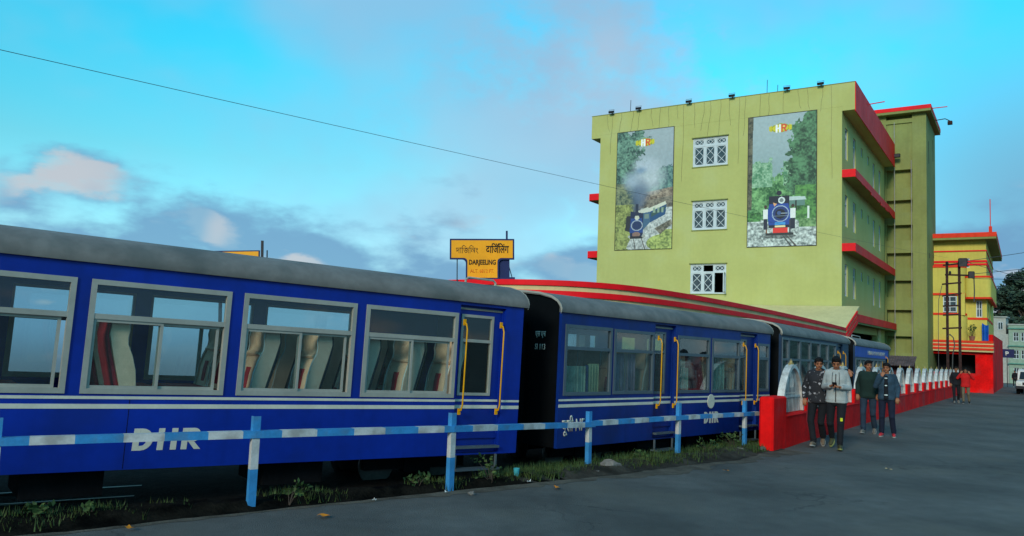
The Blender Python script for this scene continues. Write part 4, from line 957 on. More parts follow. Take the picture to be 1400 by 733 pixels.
def poster1():
    p = Paint(288, 144); n = .6 * fbm(288, 144, 5, 5, 1) + .4 * fbm(288, 144, 24, 3, 61); U, V = p.U, p.V
    p.im[:] = lin((150, 162, 165)); p.put(np.clip((V - .1) * 2, 0, 1) * np.clip(U, 0, 1), (120, 140, 150), .8)
    tree_tex(p, (V < .44) & (U + (n - .5) * .9 < .46 - np.maximum(0, .2 - V) * .3 + .15 * np.sin(V * 20) * .3), (38, 66, 60), (96, 130, 110), 2)
    tree_tex(p, (V > .30 + (1 - U) * .14 + (n - .5) * .12) & (V < .56) & (U > .45), (40, 74, 80), (96, 128, 116), 3)
    tree_tex(p, (V > .44) & (U < .45), (50, 70, 60), (112, 116, 84), 4, 8)
    p.put((V > .52) & (V < .58) & (U > .5), (120, 116, 80)); k = V - (.60 - .07 * U); tree_tex(p, (k > -.035) & (k < .035) & (U > .42), (84, 72, 62), (140, 124, 106), 5, 20); tree_tex(p, (k >= .035) & (U > .4), (70, 66, 60), (112, 104, 90), 12, 14)
    gv = (V > .66 + .0 * U) ; tree_tex(p, gv & (U > .42 - (V - .7)), (126, 130, 128), (172, 174, 168), 6, 18)
    tree_tex(p, (V > .62) & (U < .28 - (V - .9) * .3 + (n - .5) * .2), (76, 84, 46), (132, 138, 74), 7, 9); tree_tex(p, p.ell(.92, .95, .36, .075) | p.ell(.95, .89, .16, .05), (92, 106, 56), (150, 160, 86), 8, 12); tree_tex(p, p.poly([(.70, .83), (.98, .76), (1, .80), (.80, .88)]), (72, 70, 60), (120, 112, 96), 9, 12)
    for u, v, ru, rv, c, a in ((.40, .46, .20, .11, (96, 118, 140), .9), (.30, .42, .18, .08, (150, 164, 176), .9), (.62, .40, .24, .13, (176, 184, 188), .95), (.52, .30, .22, .07, (168, 178, 186), .9), (.44, .34, .10, .03, (110, 136, 160), .8), (.40, .58, .12, .10, (70, 88, 112), .9), (.37, .68, .06, .08, (60, 72, 96), .9), (.46, .52, .14, .1, (96, 112, 130), .7)):
        p.put(np.clip(p.soft(u, v, ru, rv) * (0.45 + 1.1 * n), 0, 1), c, a)
    p.put(p.poly([(.60, .66), (.88, .61), (.90, .635), (.62, .69)]), (196, 196, 176)); p.put(p.poly([(.62, .69), (.90, .635), (.88, .72), (.62, .78)]), (30, 72, 110)); p.put(p.poly([(.64, .70), (.88, .65), (.87, .68), (.64, .735)]), (52, 78, 72))
    p.put(p.poly([(.40, .68), (.58, .65), (.62, .69), (.46, .71)]), (188, 188, 172)); p.put(p.poly([(.48, .70), (.62, .69), (.62, .78), (.50, .84)]), (60, 92, 118)); p.put(p.rect(.52, .71, .60, .745), (110, 128, 120))
    for u in (.67, .74, .81): p.put(p.rect(u, .66, u + .035, .70), (130, 150, 130))
    p.put(p.poly([(.20, .72), (.30, .72), (.30, .86), (.18, .84)]), (38, 40, 44)); p.put(p.poly([(.27, .68), (.50, .70), (.50, .90), (.27, .90)]), (22, 36, 66)); p.put(p.poly([(.28, .74), (.48, .74), (.50, .86), (.26, .86)]), (30, 62, 120)); p.put(p.ell(.39, .80, .105, .045), (150, 160, 170)); p.put(p.ell(.39, .80, .088, .037), (26, 46, 84)); p.put(p.ell(.39, .735, .04, .02), (190, 190, 170)); p.put(p.rect(.36, .62, .41, .72), (30, 40, 60)); p.put(p.ell(.38, .875, .07, .022), (130, 100, 90)); p.put(p.rect(.27, .89, .50, .91), (30, 30, 34)); p.put(p.ell(.51, .89, .03, .015), (150, 150, 140))
    for a, b_ in ((.33, .36), (.47, .53)): p.put(p.poly([(a, .91), (a + .012, .91), (b_ + .018, 1), (b_, 1)]), (70, 64, 58))
    p.emblem(.50, .105, .82); return p
def poster2():
    p = Paint(288, 144); n = .6 * fbm(288, 144, 5, 5, 11) + .4 * fbm(288, 144, 24, 3, 71); U, V = p.U, p.V
    p.im[:] = lin((150, 166, 168)); p.put(np.clip((V - .15) * 2.2, 0, 1), (110, 140, 140), .8)
    tree_tex(p, V + (n - .5) * .25 > .44, (30, 84, 44), (104, 148, 92), 12, 10); tree_tex(p, (V + (n - .5) * .16 > .36) & (V < .55) & (np.abs(U - .45) > .08), (66, 120, 84), (130, 160, 130), 13, 12)
    tree_tex(p, (U + (n - .5) * .5 > .70 - .12 * np.clip(V * 3, 0, 1) + np.maximum(0, .10 - V) * 1.5) & (V < .62), (20, 56, 36), (70, 112, 76), 14, 11); tree_tex(p, (U > .7) & (V > .55) & (V < .8), (24, 70, 36), (72, 120, 56), 15, 12);
    tree_tex(p, (U < .075 - .02 * V) & (V < .72), (38, 44, 36), (88, 84, 66), 16, 8)
    tree_tex(p, (V > .79 - .0 * U) & (V + (n - .5) * .08 > .82 - .05 * np.abs(U - .5)), (100, 108, 106), (178, 184, 178), 17, 26); tree_tex(p, (V > .80) & (V < .86) & (U > .76), (50, 96, 50), (110, 140, 90), 18, 12)
    p.put(p.poly([(.60, .63), (.84, .635), (.86, .66), (.60, .68)]), (176, 190, 186)); p.put(p.rect(.62, .66, .84, .70), (86, 120, 110)); p.put(p.rect(.70, .66, .72, .74), (30, 40, 36))
    p.put(p.rect(.32, .62, .62, .86), (16, 22, 44)); p.put(p.poly([(.33, .68), (.60, .68), (.65, .76), (.62, .84), (.32, .84), (.29, .76)]), (26, 62, 140)); p.put(p.ell(.47, .60, .04, .018), (20, 24, 40)); p.put(p.rect(.34, .625, .60, .645), (18, 24, 40)); p.put(p.ell(.49, .755, .125, .062), (150, 166, 186)); p.put(p.ell(.49, .755, .112, .055), (24, 48, 104)); p.put(p.ell(.49, .757, .075, .037), (12, 18, 34)); p.put(p.ell(.47, .75, .03, .015), (60, 84, 130)); p.put(p.rect(.50, .75, .60, .757), (140, 150, 160)); p.put(p.rect(.36, .77, .62, .776), (120, 134, 150)); p.put(p.ell(.505, .655, .05, .025), (206, 214, 210)); p.put(p.ell(.505, .655, .03, .015), (110, 120, 120)); p.put(p.poly([(.38, .67), (.44, .68), (.40, .70)]), (220, 160, 110))
    p.put(p.rect(.38, .86, .60, .90), (214, 44, 34)); p.put(p.rect(.41, .82, .56, .84), (60, 140, 200)); p.put(p.rect(.41, .845, .56, .858), (220, 200, 150)); p.put(p.rect(.28, .90, .68, .915), (36, 40, 42)); p.put(p.rect(.28, .80, .30, .90), (120, 70, 40)); p.put(p.rect(.62, .80, .64, .90), (50, 50, 60))
    for u, c in ((.27, 1), (.67, -1)): p.put(p.rect(u - .035, .72, u + .035, .79), (214, 216, 210)); p.put(p.ell(u, .70, .022, .014), (60, 40, 34)); p.put(p.rect(u - .03, .79, u + .03, .87), (26, 30, 50))
    p.put(p.ell(.48, .925, .24, .018), (40, 46, 46), .7)
    p.put(p.poly([(.52, .92), (.535, .92), (.66, 1), (.63, 1)]), (60, 58, 56)); p.put(p.poly([(.57, .92), (.585, .92), (.735, 1), (.70, 1)]), (70, 66, 62)); p.put(p.rect(.875, .71, .90, .80), (210, 216, 206)); tree_tex(p, (U < .2) & (V > .74) & (V < .81), (20, 66, 32), (70, 120, 60), 19, 12)
    p.emblem(.48, .105, .82); return p
def make_poster(label, x0, x1, z0, z1, p):
    tx = fbm(p.ny, p.nx, 30, 3, 77); p.im = p.im * (1.0 + .26 * tx)[..., None]
    r = thing('train_poster', label, 'poster', BM @ Matrix.Translation((x0, -0.03, z0)), 'train posters on the building front')
    w, h = x1 - x0, z1 - z0; ny, nx = p.ny, p.nx
    xs = np.linspace(0.02, w - 0.02, nx + 1); zs = np.linspace(h - 0.02, 0.02, ny + 1)
    vs = [(x, -0.001, z) for z in zs for x in xs]; fs = [(j * (nx + 1) + i, (j + 1) * (nx + 1) + i, (j + 1) * (nx + 1) + i + 1, j * (nx + 1) + i + 1) for j in range(ny) for i in range(nx)]
    me = bpy.data.meshes.new('print'); me.from_pydata(vs, [], fs); at = me.color_attributes.new('print', 'FLOAT_COLOR', 'CORNER')
    c = np.ones((ny * nx, 4, 4), np.float32); c[:, :, :3] = np.clip(p.im, 0, 1).reshape(-1, 1, 3); at.data.foreach_set('color', c.ravel()); me.materials.append(MATS.get('poster print') or mat_attr('poster print', 0.6))
    link('print', me, r)
    b = MB(); b.frame(0, w, 0, h, 0.03, -0.012, 0.025); b.box((0.03, 0.0, 0.03), (w - .03, 0.02, h - .03)); b.build('backing_frame', DARKMETAL, r)
make_poster('poster of a smoking steam train on a bend, left of the lattice windows', -13.35, -9.55, 7.94, 15.45, poster1())
make_poster('poster of a steam engine seen head on in green woods, beside the building corner', -5.07, -1.28, 7.88, 15.42, poster2())

# ------------------------------------------------------------------ yellow building beyond the tower
B2 = BM @ Matrix.Translation((0, 19.44, 0))
yb = thing('yellow_building', 'yellow building with red bands, rounded balconies and a red ground floor', 'building', B2)
b = MB()
b.wall(-3.0, 5.9, 3.25, 10.45, [(3.3, 4.1, 5.22, 6.42), (5.25, 5.62, 4.95, 6.15), (4.22, 4.88, 8.5, 9.18)], 0.9, 1.2)
side_wall(b, 5.9, 1.2005, 15, 3.25, 10.45, [(3.0, 4.2, 5.0, 6.3), (7, 8.2, 5.0, 6.3)]); b.box((-3.0, 1.2005, 10.2), (5.6, 15, 10.44)); b.box((-3, 14.8, 0), (5.6, 15.1, 10.2))
b.build('upper_wall', YELLOW, yb)
def curve_wall(pts, z0, z1, t, name, m):
    b = MB(); n = len(pts); vs = []; 
    for i in range(n):
        a = pts[max(i - 1, 0)]; c = pts[min(i + 1, n - 1)]; d = Vector((c[0] - a[0], c[1] - a[1])).normalized(); nx, ny = -d.y, d.x
        for o, z in ((0, z0), (0, z1), (t, z1), (t, z0)): vs.append((pts[i][0] + nx * o, pts[i][1] + ny * o, z))
    fs = [(i * 4 + k, (i + 1) * 4 + k, (i + 1) * 4 + (k + 1) % 4, i * 4 + (k + 1) % 4) for i in range(n - 1) for k in range(4)] + [(3, 2, 1, 0), tuple((n - 1) * 4 + k for k in range(4))]
    b.add(vs, fs); return smooth_angle(b.build(name, m, yb), 40)
bayc = [(-3.0, 0.0), (3.9, 0.0)] + [(3.9 + .8 * math.sin(t), .8 - .8 * math.cos(t)) for t in [math.pi / 2 * i / 8 for i in range(1, 9)]] + [(4.7, 0.895)]
balc = [(4.4, 0.89), (4.6, .5)] + [(4.6 + .5 * (1 - math.cos(t)), .5 - .35 * math.sin(t)) for t in [math.pi / 2 * i / 6 for i in range(1, 7)]] + [(5.85, 0.15)] + [(5.85 + .35 * math.sin(t), .5 - .35 * math.cos(t)) for t in [math.pi / 2 * i / 6 for i in range(1, 7)]] + [(6.2, 12)]
curve_wall(bayc, 3.28, 5.05, .2, 'bay_wall', YELLOW); curve_wall(bayc, 6.62, 8.45, .2, 'bay_wall', YELLOW)
curve_wall([(-3.0, 0.02), (3.25, 0.02)], 5.051, 6.619, .2, 'bay_wall', YELLOW)
MB().box((4.12, .1, 5.06), (4.6, .8, 6.6)).build('bay_pier', YELLOW, yb)
for z0, z1 in ((8.451, 8.60), (6.46, 6.619), (5.052, 5.20)):
    curve_wall([(x, y - .05) for x, y in bayc], z0, z1, .24, 'red_band', RED_TRIM)
curve_wall(balc, 6.35, 7.72, .15, 'balcony_parapet', YELLOW); curve_wall([(x + (.03 if x > 5.9 else 0), y - .03) for x, y in balc], 7.721, 7.85, .2, 'red_band', RED_TRIM); curve_wall([(x + (.03 if x > 5.9 else 0), y - .03) for x, y in balc], 6.22, 6.349, .2, 'red_band', RED_TRIM)
MB().box((4.75, .2, 6.36), (6.15, 12, 6.45)).build('balcony_floor', YELLOW, yb)
curve_wall([(4.72, .86), (5.93, .86), (5.93, 12)], 4.78, 4.93, .03, 'red_band', RED_TRIM)
for z0, z1 in ((8.88, 9.02), (8.66, 8.80), (9.66, 9.75)):
    curve_wall([(-3.0, .84), (5.95, .84), (5.95, 14.9)], z0, z1, .055, 'red_band', RED)
b = MB(); b.box((-3.2, 0.1, 10.452), (6.55, 16, 10.60)); b.box((-3.2, 0.08, 10.601), (6.57, 16, 10.92), 1); b.build('roof_slab', [LIME_DULL, RED_TRIM], yb)
b = MB(); b.box((6.1, .3, 10.921), (6.3, .5, 11.35)); b.tube([(6.2, .4, 11.3), (6.2, .4, 13.3)], .03, 6); b.build('roof_mast', RED_TRIM, yb)
def plain_window(parent, x0, x1, z0, z1, y, nx, nz):
    f = MB(); f.frame(x0, x1, z0, z1, .06, y, y + .1)
    for i in range(1, nx): xx = x0 + (x1 - x0) * i / nx; f.box((xx - .025, y + .01, z0 + .06), (xx + .025, y + .09, z1 - .06))
    for i in range(1, nz): zz = z0 + (z1 - z0) * i / nz; f.box((x0 + .06, y + .02, zz - .025), (x1 - .06, y + .08, zz + .025))
    w = f.build('window', WHITE_WOOD, parent); MB().box((x0 + .06, y + .045, z0 + .06), (x1 - .06, y + .05, z1 - .06)).build('pane', BGLASS, w); return w
plain_window(yb, 3.25, 4.1, 5.25, 6.40, 0.05, 2, 3); plain_window(yb, 5.25, 5.62, 4.95, 6.15, 0.95, 2, 2); plain_window(yb, 4.22, 4.88, 8.5, 9.18, 0.95, 1, 1)
# ground floor: striped ledge, dark shop openings, red base wall
for k, (z0, z1, m, pr) in enumerate(((3.12, 3.27, RED_TRIM, .06), (3.02, 3.119, CREAM, 0), (2.86, 3.019, RED_TRIM, .06), (2.77, 2.859, CREAM, 0), (2.62, 2.769, RED_TRIM, .06), (2.50, 2.619, CREAM, 0))):
    MB().box((-3.0, -0.4 - pr, z0), (6.3, 0.85, z1)).build('ledge_band', m, yb)
b = MB(); b.wall(-3.0, 6.25, -0.9, 2.495, [(-2.5, 1.2, .2, 2.3), (1.8, 5.2, 1.0, 2.3)], 0.0, 0.25); b.build('ground_floor_wall', RED_WALL, yb)
b = MB(); side_wall(b, 6.25, 0.2505, 29.0, -1.4, 2.495, []); side_wall(b, 6.25, 0.86, 29.0, 2.496, 3.75, []); b.build('ground_floor_side_wall', RED_WALL, yb)
b = MB(); b.box((-2.8, 2.5, -.8), (5.8, 2.6, 2.45)); b.box((-2.9, .3, 2.40), (5.9, 2.5, 2.48)); b.build('shop_interior', DARK_ROOM, yb)
tp = MB(); vs = []; nx_, nz_ = 6, 8
for j in range(nz_ + 1):
    for i in range(nx_ + 1): vs.append((.40 * i / nx_, .05 * math.sin(i * 1.9) + .02 * math.sin(j), 1.25 * j / nz_ - (.30 * i / nx_ if j == nz_ else 0) * 1.0))
tp.add(vs, [(j * (nx_ + 1) + i, j * (nx_ + 1) + i + 1, (j + 1) * (nx_ + 1) + i + 1, (j + 1) * (nx_ + 1) + i) for j in range(nz_) for i in range(nx_)])
tag(tp.build('tarpaulin', mat('blue tarpaulin', (0.005, 0.09, 0.42), .6), M=B2 @ Matrix.Translation((5.60, 0.55, 3.3))), 'blue tarpaulin hung on the balcony of the yellow building', 'tarpaulin')
def leaf_cloud(mb, c, r, n, size, rng, flat=1.0):
    for _ in range(n):
        d = Vector(rng.normal(0, 1, 3)).normalized() * (rng.random() ** 0.45); p = Vector(c) + Vector((d.x * r[0], d.y * r[1], d.z * r[2]))
        a = Vector(rng.normal(0, 1, 3)).normalized(); b_ = a.orthogonal().normalized(); s = size * rng.uniform(.6, 1.3)
        mb.add([tuple(p - a * s), tuple(p + b_ * s * .55), tuple(p + a * s), tuple(p - b_ * s * .55)], [(0, 1, 2, 3)])
pot = thing('potted_plant', 'spindly potted plant on the ledge of the yellow building', 'plant', B2 @ Matrix.Translation((5.02, -.1, 3.275)))
smooth_angle(MB().lathe([(.10, 0), (.15, .05), (.19, .30), (.20, .32), (.17, .32), (.16, .26)], 14).build('pot', mat('clay pot', (.30, .14, .10), .8), pot))
b = MB(); 
for k in range(6): a = k * 1.05; b.tube([(0, 0, .25), (.1 * math.cos(a), .1 * math.sin(a), .6), (.24 * math.cos(a), .24 * math.sin(a), .95 + .1 * (k % 3))], [.012, .009, .004], 5)
b.build('stem', BARK, pot); b = MB(); leaf_cloud(b, (0, 0, .85), (.3, .3, .3), 46, .085, RNG); b.build('foliage', LEAF2, pot)

# ------------------------------------------------------------------ twin-post electric pole, wires
PB = Vector((24.45, 44.0, gz(24.45, 44.0)))
MP = Matrix.Translation(PB) @ Matrix.Rotation(R(-29), 4, 'Z')
pole = thing('electric_pole', 'rusty twin post electric pole with cross bars before the yellow building', 'pole', MP)
for x in (0.0, 0.60):
    b = MB(); b.box((x - .07, -.06, -.3), (x + .07, -.045, 7.55)); b.box((x - .012, -.045, -.3), (x + .012, .045, 7.55)); b.box((x - .07, .045, -.3), (x + .07, .06, 7.55)); b.build('post', RUST, pole)
for z, x0, x1, tl in ((7.35, -.2, .95, .12), (6.82, -.1, 1.25, -.05), (6.28, -.25, .7, .10), (5.62, -.25, .7, .16), (5.05, -.22, .65, .05), (4.55, -.22, .65, .05), (3.80, -.25, .7, .07)):
    MB().prism([(x0, z - .05), (x1, z - .05 + tl), (x1, z + .04 + tl), (x0, z + .04)], 'y', -.10, -.05).build('cross_bar', RUST, pole)
INS = [(0.02, -.12, 7.42), (0.75, -.12, 7.54), (.15, -.12, 6.88), (1.15, -.12, 6.84), (.95, -.12, 7.52)]
ins_me = MB().lathe([(.02, -.03), (.06, -.02), (.075, .02), (.05, .05), (.065, .08), (.03, .14)], 12).mesh('insulator', DARKMETAL)
for p in INS: link('insulator', ins_me, pole, p)
b = MB(); b.bbox((.55, -.32, 7.25), (1.0, -.13, 7.72), .04); b.build('switch_box', DARKMETAL, pole); b = MB(); b.bbox((1.02, -.35, 6.6), (1.34, -.12, 6.98), .04); b.build('switch_box', DARKMETAL, pole)
b = MB(); b.tube([(1.3, -.2, 6.7), (1.32, -.1, 5.9), (1.3, -.05, 5.3)], .03, 6); b.tube([(.1, -.12, 3.5), (.28, -.16, 3.3), (.34, -.14, 2.9), (.24, -.14, 2.3), (.2, -.12, .8)], .03, 6); b.tube([(-.25, -.12, 6.2), (-.42, -.14, 5.4), (-.45, -.12, 4.2), (-.45, -.1, .6)], .016, 5); b.tube([(.2, -.15, 3.4), (.05, -.12, 3.45), (-.05, -.1, 3.3)], .02, 5); b.build('pole_cable', WIRE, pole)
def wire(a, b_, sag, label, r=0.012, n=40):
    a, b_ = Vector(a), Vector(b_); pts = [a.lerp(b_, i / n) - Vector((0, 0, sag * 4 * (i / n) * (1 - i / n))) for i in range(n + 1)]
    tag(MB().tube(pts, r, 5).build('overhead_wire', WIRE), label, 'wire', 'overhead wires')
def W(x, y, z): return (x, y, z)
top = lambda p: tuple(MP @ Vector(p))
A1 = Vector(top(INS[0]))
wire((-5.655, 5.818, 2.344 + EYE), A1 + Vector((0, 0, .35)), 0.10, 'long sagging wire crossing the sky from the left above the coaches', 0.0034)
wire(top(INS[1]), (62, 62, 15.5), 0.5, 'upper wire rising right from the electric pole past the yellow roof', .016)
wire(top(INS[3]), (60, 60, 12.5), 0.4, 'middle wire rising right from the electric pole', .016)
wire(top(INS[4]), (66, 76, 6.8), 0.5, 'nearly level wire leaving the electric pole to the right', .014)
wire(top((1.2, -.12, 6.6)), (62, 66, 9.8), 0.4, 'lowest wire rising right from the electric pole', .014)

# tin roofed shelter behind the wall
sh = thing('shelter', 'small tin roofed shelter behind the grilled wall below the tower', 'shelter', Matrix.Translation((17.75, 36.1, gz(17.75, 36.1))) @ Matrix.Rotation(R(-33.2), 4, 'Z'))
TIN = mat('rusty tin', (.10, .062, .055), .7, var=.3, vscale=4)
b = MB(); n = 28
vs = [];
for i in range(n + 1):
    x = -.75 + 1.5 * i / n; z = .02 * (i % 2)
    vs += [(x, -.8, 1.62 + z), (x, .5, 2.05 + z), (x, -.8, 1.60 + z), (x, .5, 2.03 + z)]
fs = []
for i in range(n): a = i * 4; fs += [(a, a + 4, a + 5, a + 1), (a + 2, a + 3, a + 7, a + 6)]
b.add(vs, fs); b.build('tin_roof', TIN, sh)
for x in (-.7, .6):
    MB().box((x, -.7, -.6), (x + .08, -.62, 1.6)).build('post', RUST, sh); MB().box((x, .4, -.6), (x + .08, .48, 1.98)).build('post', RUST, sh)
MB().box((-.7, .3, -.6), (.68, .36, 1.9)).build('back_panel', mat('brown boards', (.10, .03, .03), .8, var=.3), sh); MB().box((-.2, -.2, -.6), (.3, .25, 1.5)).build('cupboard', mat('brown boards', (.10, .03, .03)), sh)

# ------------------------------------------------------------------ far things down the road
def far_block():
    M = Matrix.Translation((64.3, 104.5, gz(64, 104) - 1.0)) @ Matrix.Rotation(R(-38), 4, 'Z')
    r = thing('apartment_block', 'pale green flat roofed building at the end of the road', 'building', M)
    G = mat('pale green wall', (.25, .33, .25), .85, var=.1); GW = mat('white wall', (.36, .36, .32), .85, var=.1)
    hol = []
    for z in (1.9, 4.2, 6.5):
        for x in (2.1, 2.95): hol.append((x, x + .62, z, z + 1.15))
    b = MB(); b.wall(1.6, 5.0, 0, 8.6, hol, 0.0, .25); b.box((4.75, .2505, 0), (5.0, 8, 8.6)); b.box((1.6, .2505, 8.3), (4.749, 8, 8.59)); b.build('wall', G, r)
    MB().box((-3, .3, 0), (1.599, 8, 7.4)).build('wall', GW, r)
    for h in hol: plain_window(r, h[0], h[1], h[2], h[3], .08, 2, 2)
    for z in (3.5, 5.8, 8.1): MB().box((1.5, -.25, z), (5.1, -.003, z + .14)).build('ledge', mat('green ledge', (.10, .26, .20), .8), r)
    b = MB(); b.box((1.5, -.1, 8.601), (5.1, 8.1, 8.75)); b.build('roof', GW, r)
    b = MB(); b.box((-2.5, 1, 7.401), (1.2, 4, 9.6)); b.box((-2.8, .8, 9.601), (1.4, 4.2, 9.75)); b.build('roof_hut', GW, r)
    for x in (-2, -.9, .3): plain_window(r, x, x + .6, 8.0, 9.0, .9, 2, 1)
far_block()
def build_tree(x, y, h, spread, seed, label, clumps=64, leaves=170, m=LEAF):
    g = np.random.default_rng(seed); z0 = gz(x, y) - .6
    r = thing('tree', label, 'tree', Matrix.Translation((x, y, z0)), 'trees beyond the end of the road')
    t = MB(); lean = g.normal(0, .25, 2)
    t.tube([(lean[0] * k * h * .06, lean[1] * k * h * .06, h * .24 * k) for k in range(4)], [h * .030, h * .024, h * .017, h * .007], 9)
    cs = []
    for i in range(clumps):
        a = g.uniform(0, 6.28); zz = g.uniform(.30, 1.0); rad = spread * (1.05 - .75 * abs(zz - .55) / .55) * g.uniform(.35, 1.0)
        c = (rad * math.cos(a), rad * math.sin(a), h * zz * .96); cs.append(c)
        if i % 3 == 0: t.tube([(lean[0] * h * .06, lean[1] * h * .06, h * min(.6, zz * .6)), (c[0] * .5, c[1] * .5, c[2] * .85), c], [h * .010, h * .006, .02], 5)
    t.build('trunk', BARK, r)
    b = MB()
    for c in cs: s = g.uniform(.6, 1.25) * spread * .27; leaf_cloud(b, c, (s, s, s * .8), leaves, h * .0165, g)
    b.build('crown', m, r); return r
build_tree(83.4, 128.0, 19.2, 4.4, 3, 'tallest dark tree at the photo edge, above the pale green building')
build_tree(80.6, 130.0, 15.8, 3.4, 4, 'shorter dark tree rising just right of the yellow building')
build_tree(90.0, 127.0, 13.0, 4.2, 5, 'broad dark tree filling the gap below the tallest one')
build_tree(76.5, 131.0, 11.2, 3.4, 6, 'low dark tree mostly hidden behind the yellow building edge')
build_tree(86.5, 134.0, 12.0, 4.0, 8, 'low spreading dark tree behind the tallest one')
build_tree(94.0, 133.0, 15.0, 4.5, 9, 'dark tree standing farthest along, beyond the photo edge')
hill = MB(); vs = []; nh = 60
for i in range(nh + 1):
    for j in range(7):
        a = i / nh; X = 60 + 190 * a; Y = 230 - 70 * a + 18 * j; vs.append((X, Y, gz(X, Y) - 2 + (17 + 5 * math.sin(a * 9) + 3 * math.sin(a * 23 + j)) * math.sin(math.pi * min(1, j / 5) * .5) ))
hill.add(vs, [(i * 7 + j, (i + 1) * 7 + j, (i + 1) * 7 + j + 1, i * 7 + j + 1) for i in range(nh) for j in range(6)])
struct(hill.build('hill', mat('wooded hillside', (.035, .06, .05), .95, var=.5, vscale=.25), smooth=True))
# white jeep partly in view at the road's end
def jeep():
    M = Matrix.Translation((37.85, 57.2, gz(37.85, 57.2))) @ Matrix.Rotation(R(-38 + 180), 4, 'Z')
    r = thing('parked_car', 'white jeep cut by the photo edge on the far road', 'car', M)
    WP = mat('white car paint', (.62, .64, .62), .35, var=.04); CG = glass('car glass', (.08, .10, .11), 1.6)
    b = MB(); b.prism([(-1.95, .42), (1.95, .42), (1.98, .75), (1.85, .95), (.95, 1.02), (.62, 1.66), (.4, 1.76), (-1.75, 1.76), (-1.93, 1.6), (-1.98, .95)], 'x', -.80, .80)
    o = b.build('body', WP, r); bv = o.modifiers.new('bevel', 'BEVEL'); bv.width = .05; bv.segments = 2
    MB().add([(-.68, 1.00, 1.07), (.68, 1.00, 1.07), (.62, .70, 1.60), (-.62, .70, 1.60)], [(0, 1, 2, 3)]).build('windscreen', CG, r)
    for s in (-1, 1):
        MB().box((s * .802 - .003, -1.6, 1.1), (s * .802 + .003, -.5, 1.6)).build('side_window', CG, r); MB().box((s * .802 - .003, -.4, 1.1), (s * .802 + .003, .5, 1.6)).build('side_window', CG, r)
        hl = MB().lathe([(.11, 0), (.12, .02), (.10, .05)], 14).build('headlight', WHITE_INK, r, loc=(s * .58, 1.96, .80)); hl.rotation_euler = (-math.pi / 2, 0, 0)
        MB().bbox((s * .92 - .1, .62, 1.05), (s * .92 + .1, .70, 1.2), .02).build('mirror', DARKMETAL, r)
        for y in (-1.25, 1.25):
            w = MB().lathe([(.18, -.1), (.32, -.1), (.35, -.05), (.35, .05), (.32, .1), (.18, .1)], 18).build('tyre', UNDER, r, loc=(s * .72, y, .35)); w.rotation_euler = (0, math.pi / 2, 0)
            MB().lathe([(.04, -.09), (.18, -.08), (.18, .08), (.04, .09)], 14).build('rim', STEEL, w)
    b = MB(); b.bbox((-.82, 1.93, .42), (.82, 2.08, .62), .03); b.box((-.4, 1.965, .68), (.4, 1.99, .88)); b.build('bumper', DARKMETAL, r)
jeep()
bs = thing('signboard', 'dark blue signboard beside the far end of the red wall', 'sign', Matrix.Translation((49.6, 78.7, gz(49.6, 78.7))) @ Matrix.Rotation(R(-40), 4, 'Z'))
MB().box((-.55, 0, 2.9), (.65, .06, 3.75)).build('board', SIGN_BLUE, bs); lettering('P', -.1, -.002, 3.1, .3, .42, WHITE_INK, bs, bold=.03); MB().box((0, .065, -.2), (.06, .12, 3.7)).build('post', DARKMETAL, bs)
ys = thing('signboard', 'small yellow signboard above the white jeep', 'sign', Matrix.Translation((50.6, 75.2, gz(50.6, 75.2))) @ Matrix.Rotation(R(-38), 4, 'Z'))
MB().box((-.5, 0, 2.3), (.5, .05, 2.95)).build('board', SIGN_YELLOW, ys); MB().box((-.03, .055, -.2), (.03, .11, 2.9)).build('post', DARKMETAL, ys)
lp = thing('utility_pole', 'thin dark utility pole at the far end of the red wall', 'pole', Matrix.Translation((48.3, 78.9, gz(48.3, 78.9))))
MB().tube([(0, 0, -.3), (0, 0, 8.6)], [.11, .07], 8).build('shaft', DARKMETAL, lp); MB().box((-.8, -.05, 7.6), (.8, .05, 7.7)).build('cross_bar', DARKMETAL, lp)

# ------------------------------------------------------------------ people
def remesh(mb, name, m, parent, voxel, smooth=4):
    me = mb.mesh('tmp', m); o = bpy.data.objects.new('tmp', me); COL.objects.link(o)
    r = o.modifiers.new('r', 'REMESH'); r.mode = 'VOXEL'; r.voxel_size = voxel
    s = o.modifiers.new('s', 'SMOOTH'); s.factor = .5; s.iterations = smooth
    bpy.context.view_layer.update()
    out = bpy.data.meshes.new_from_object(o.evaluated_get(bpy.context.evaluated_depsgraph_get()))
    bpy.data.objects.remove(o); bpy.data.meshes.remove(me)
    out.materials.clear()
    for x in (m if isinstance(m, (list, tuple)) else [m]): out.materials.append(x)
    out.polygons.foreach_set('use_smooth', [True] * len(out.polygons)); out.name = name
    return link(name, out, parent)
def cone(mb, p, q, r0, r1, n=12, M=None):
    """closed limb with rounded ends"""
    p, q = Vector(p), Vector(q); d = (q - p).normalized()
    pts = [p - d * r0 * .95, p - d * r0 * .7, p - d * r0 * .3, p, p.lerp(q, .5), q, q + d * r1 * .3, q + d * r1 * .7, q + d * r1 * .95]
    rs = [r0 * .3, r0 * .72, r0 * .95, r0, (r0 + r1) / 2, r1, r1 * .95, r1 * .72, r1 * .3]
    mb.tube(pts, rs, n, 0, M)
def ellipsoid(mb, c, rx, ry, rz, M=None, n=14):
    k = 9; prof = [(max(.02, math.sin(math.pi * i / k)), -math.cos(math.pi * i / k)) for i in range(k + 1)]
    T = Matrix.Translation(c) @ Matrix.Diagonal((rx, ry, rz, 1)); mb.lathe(prof, n, 0, (M @ T) if M is not None else T)
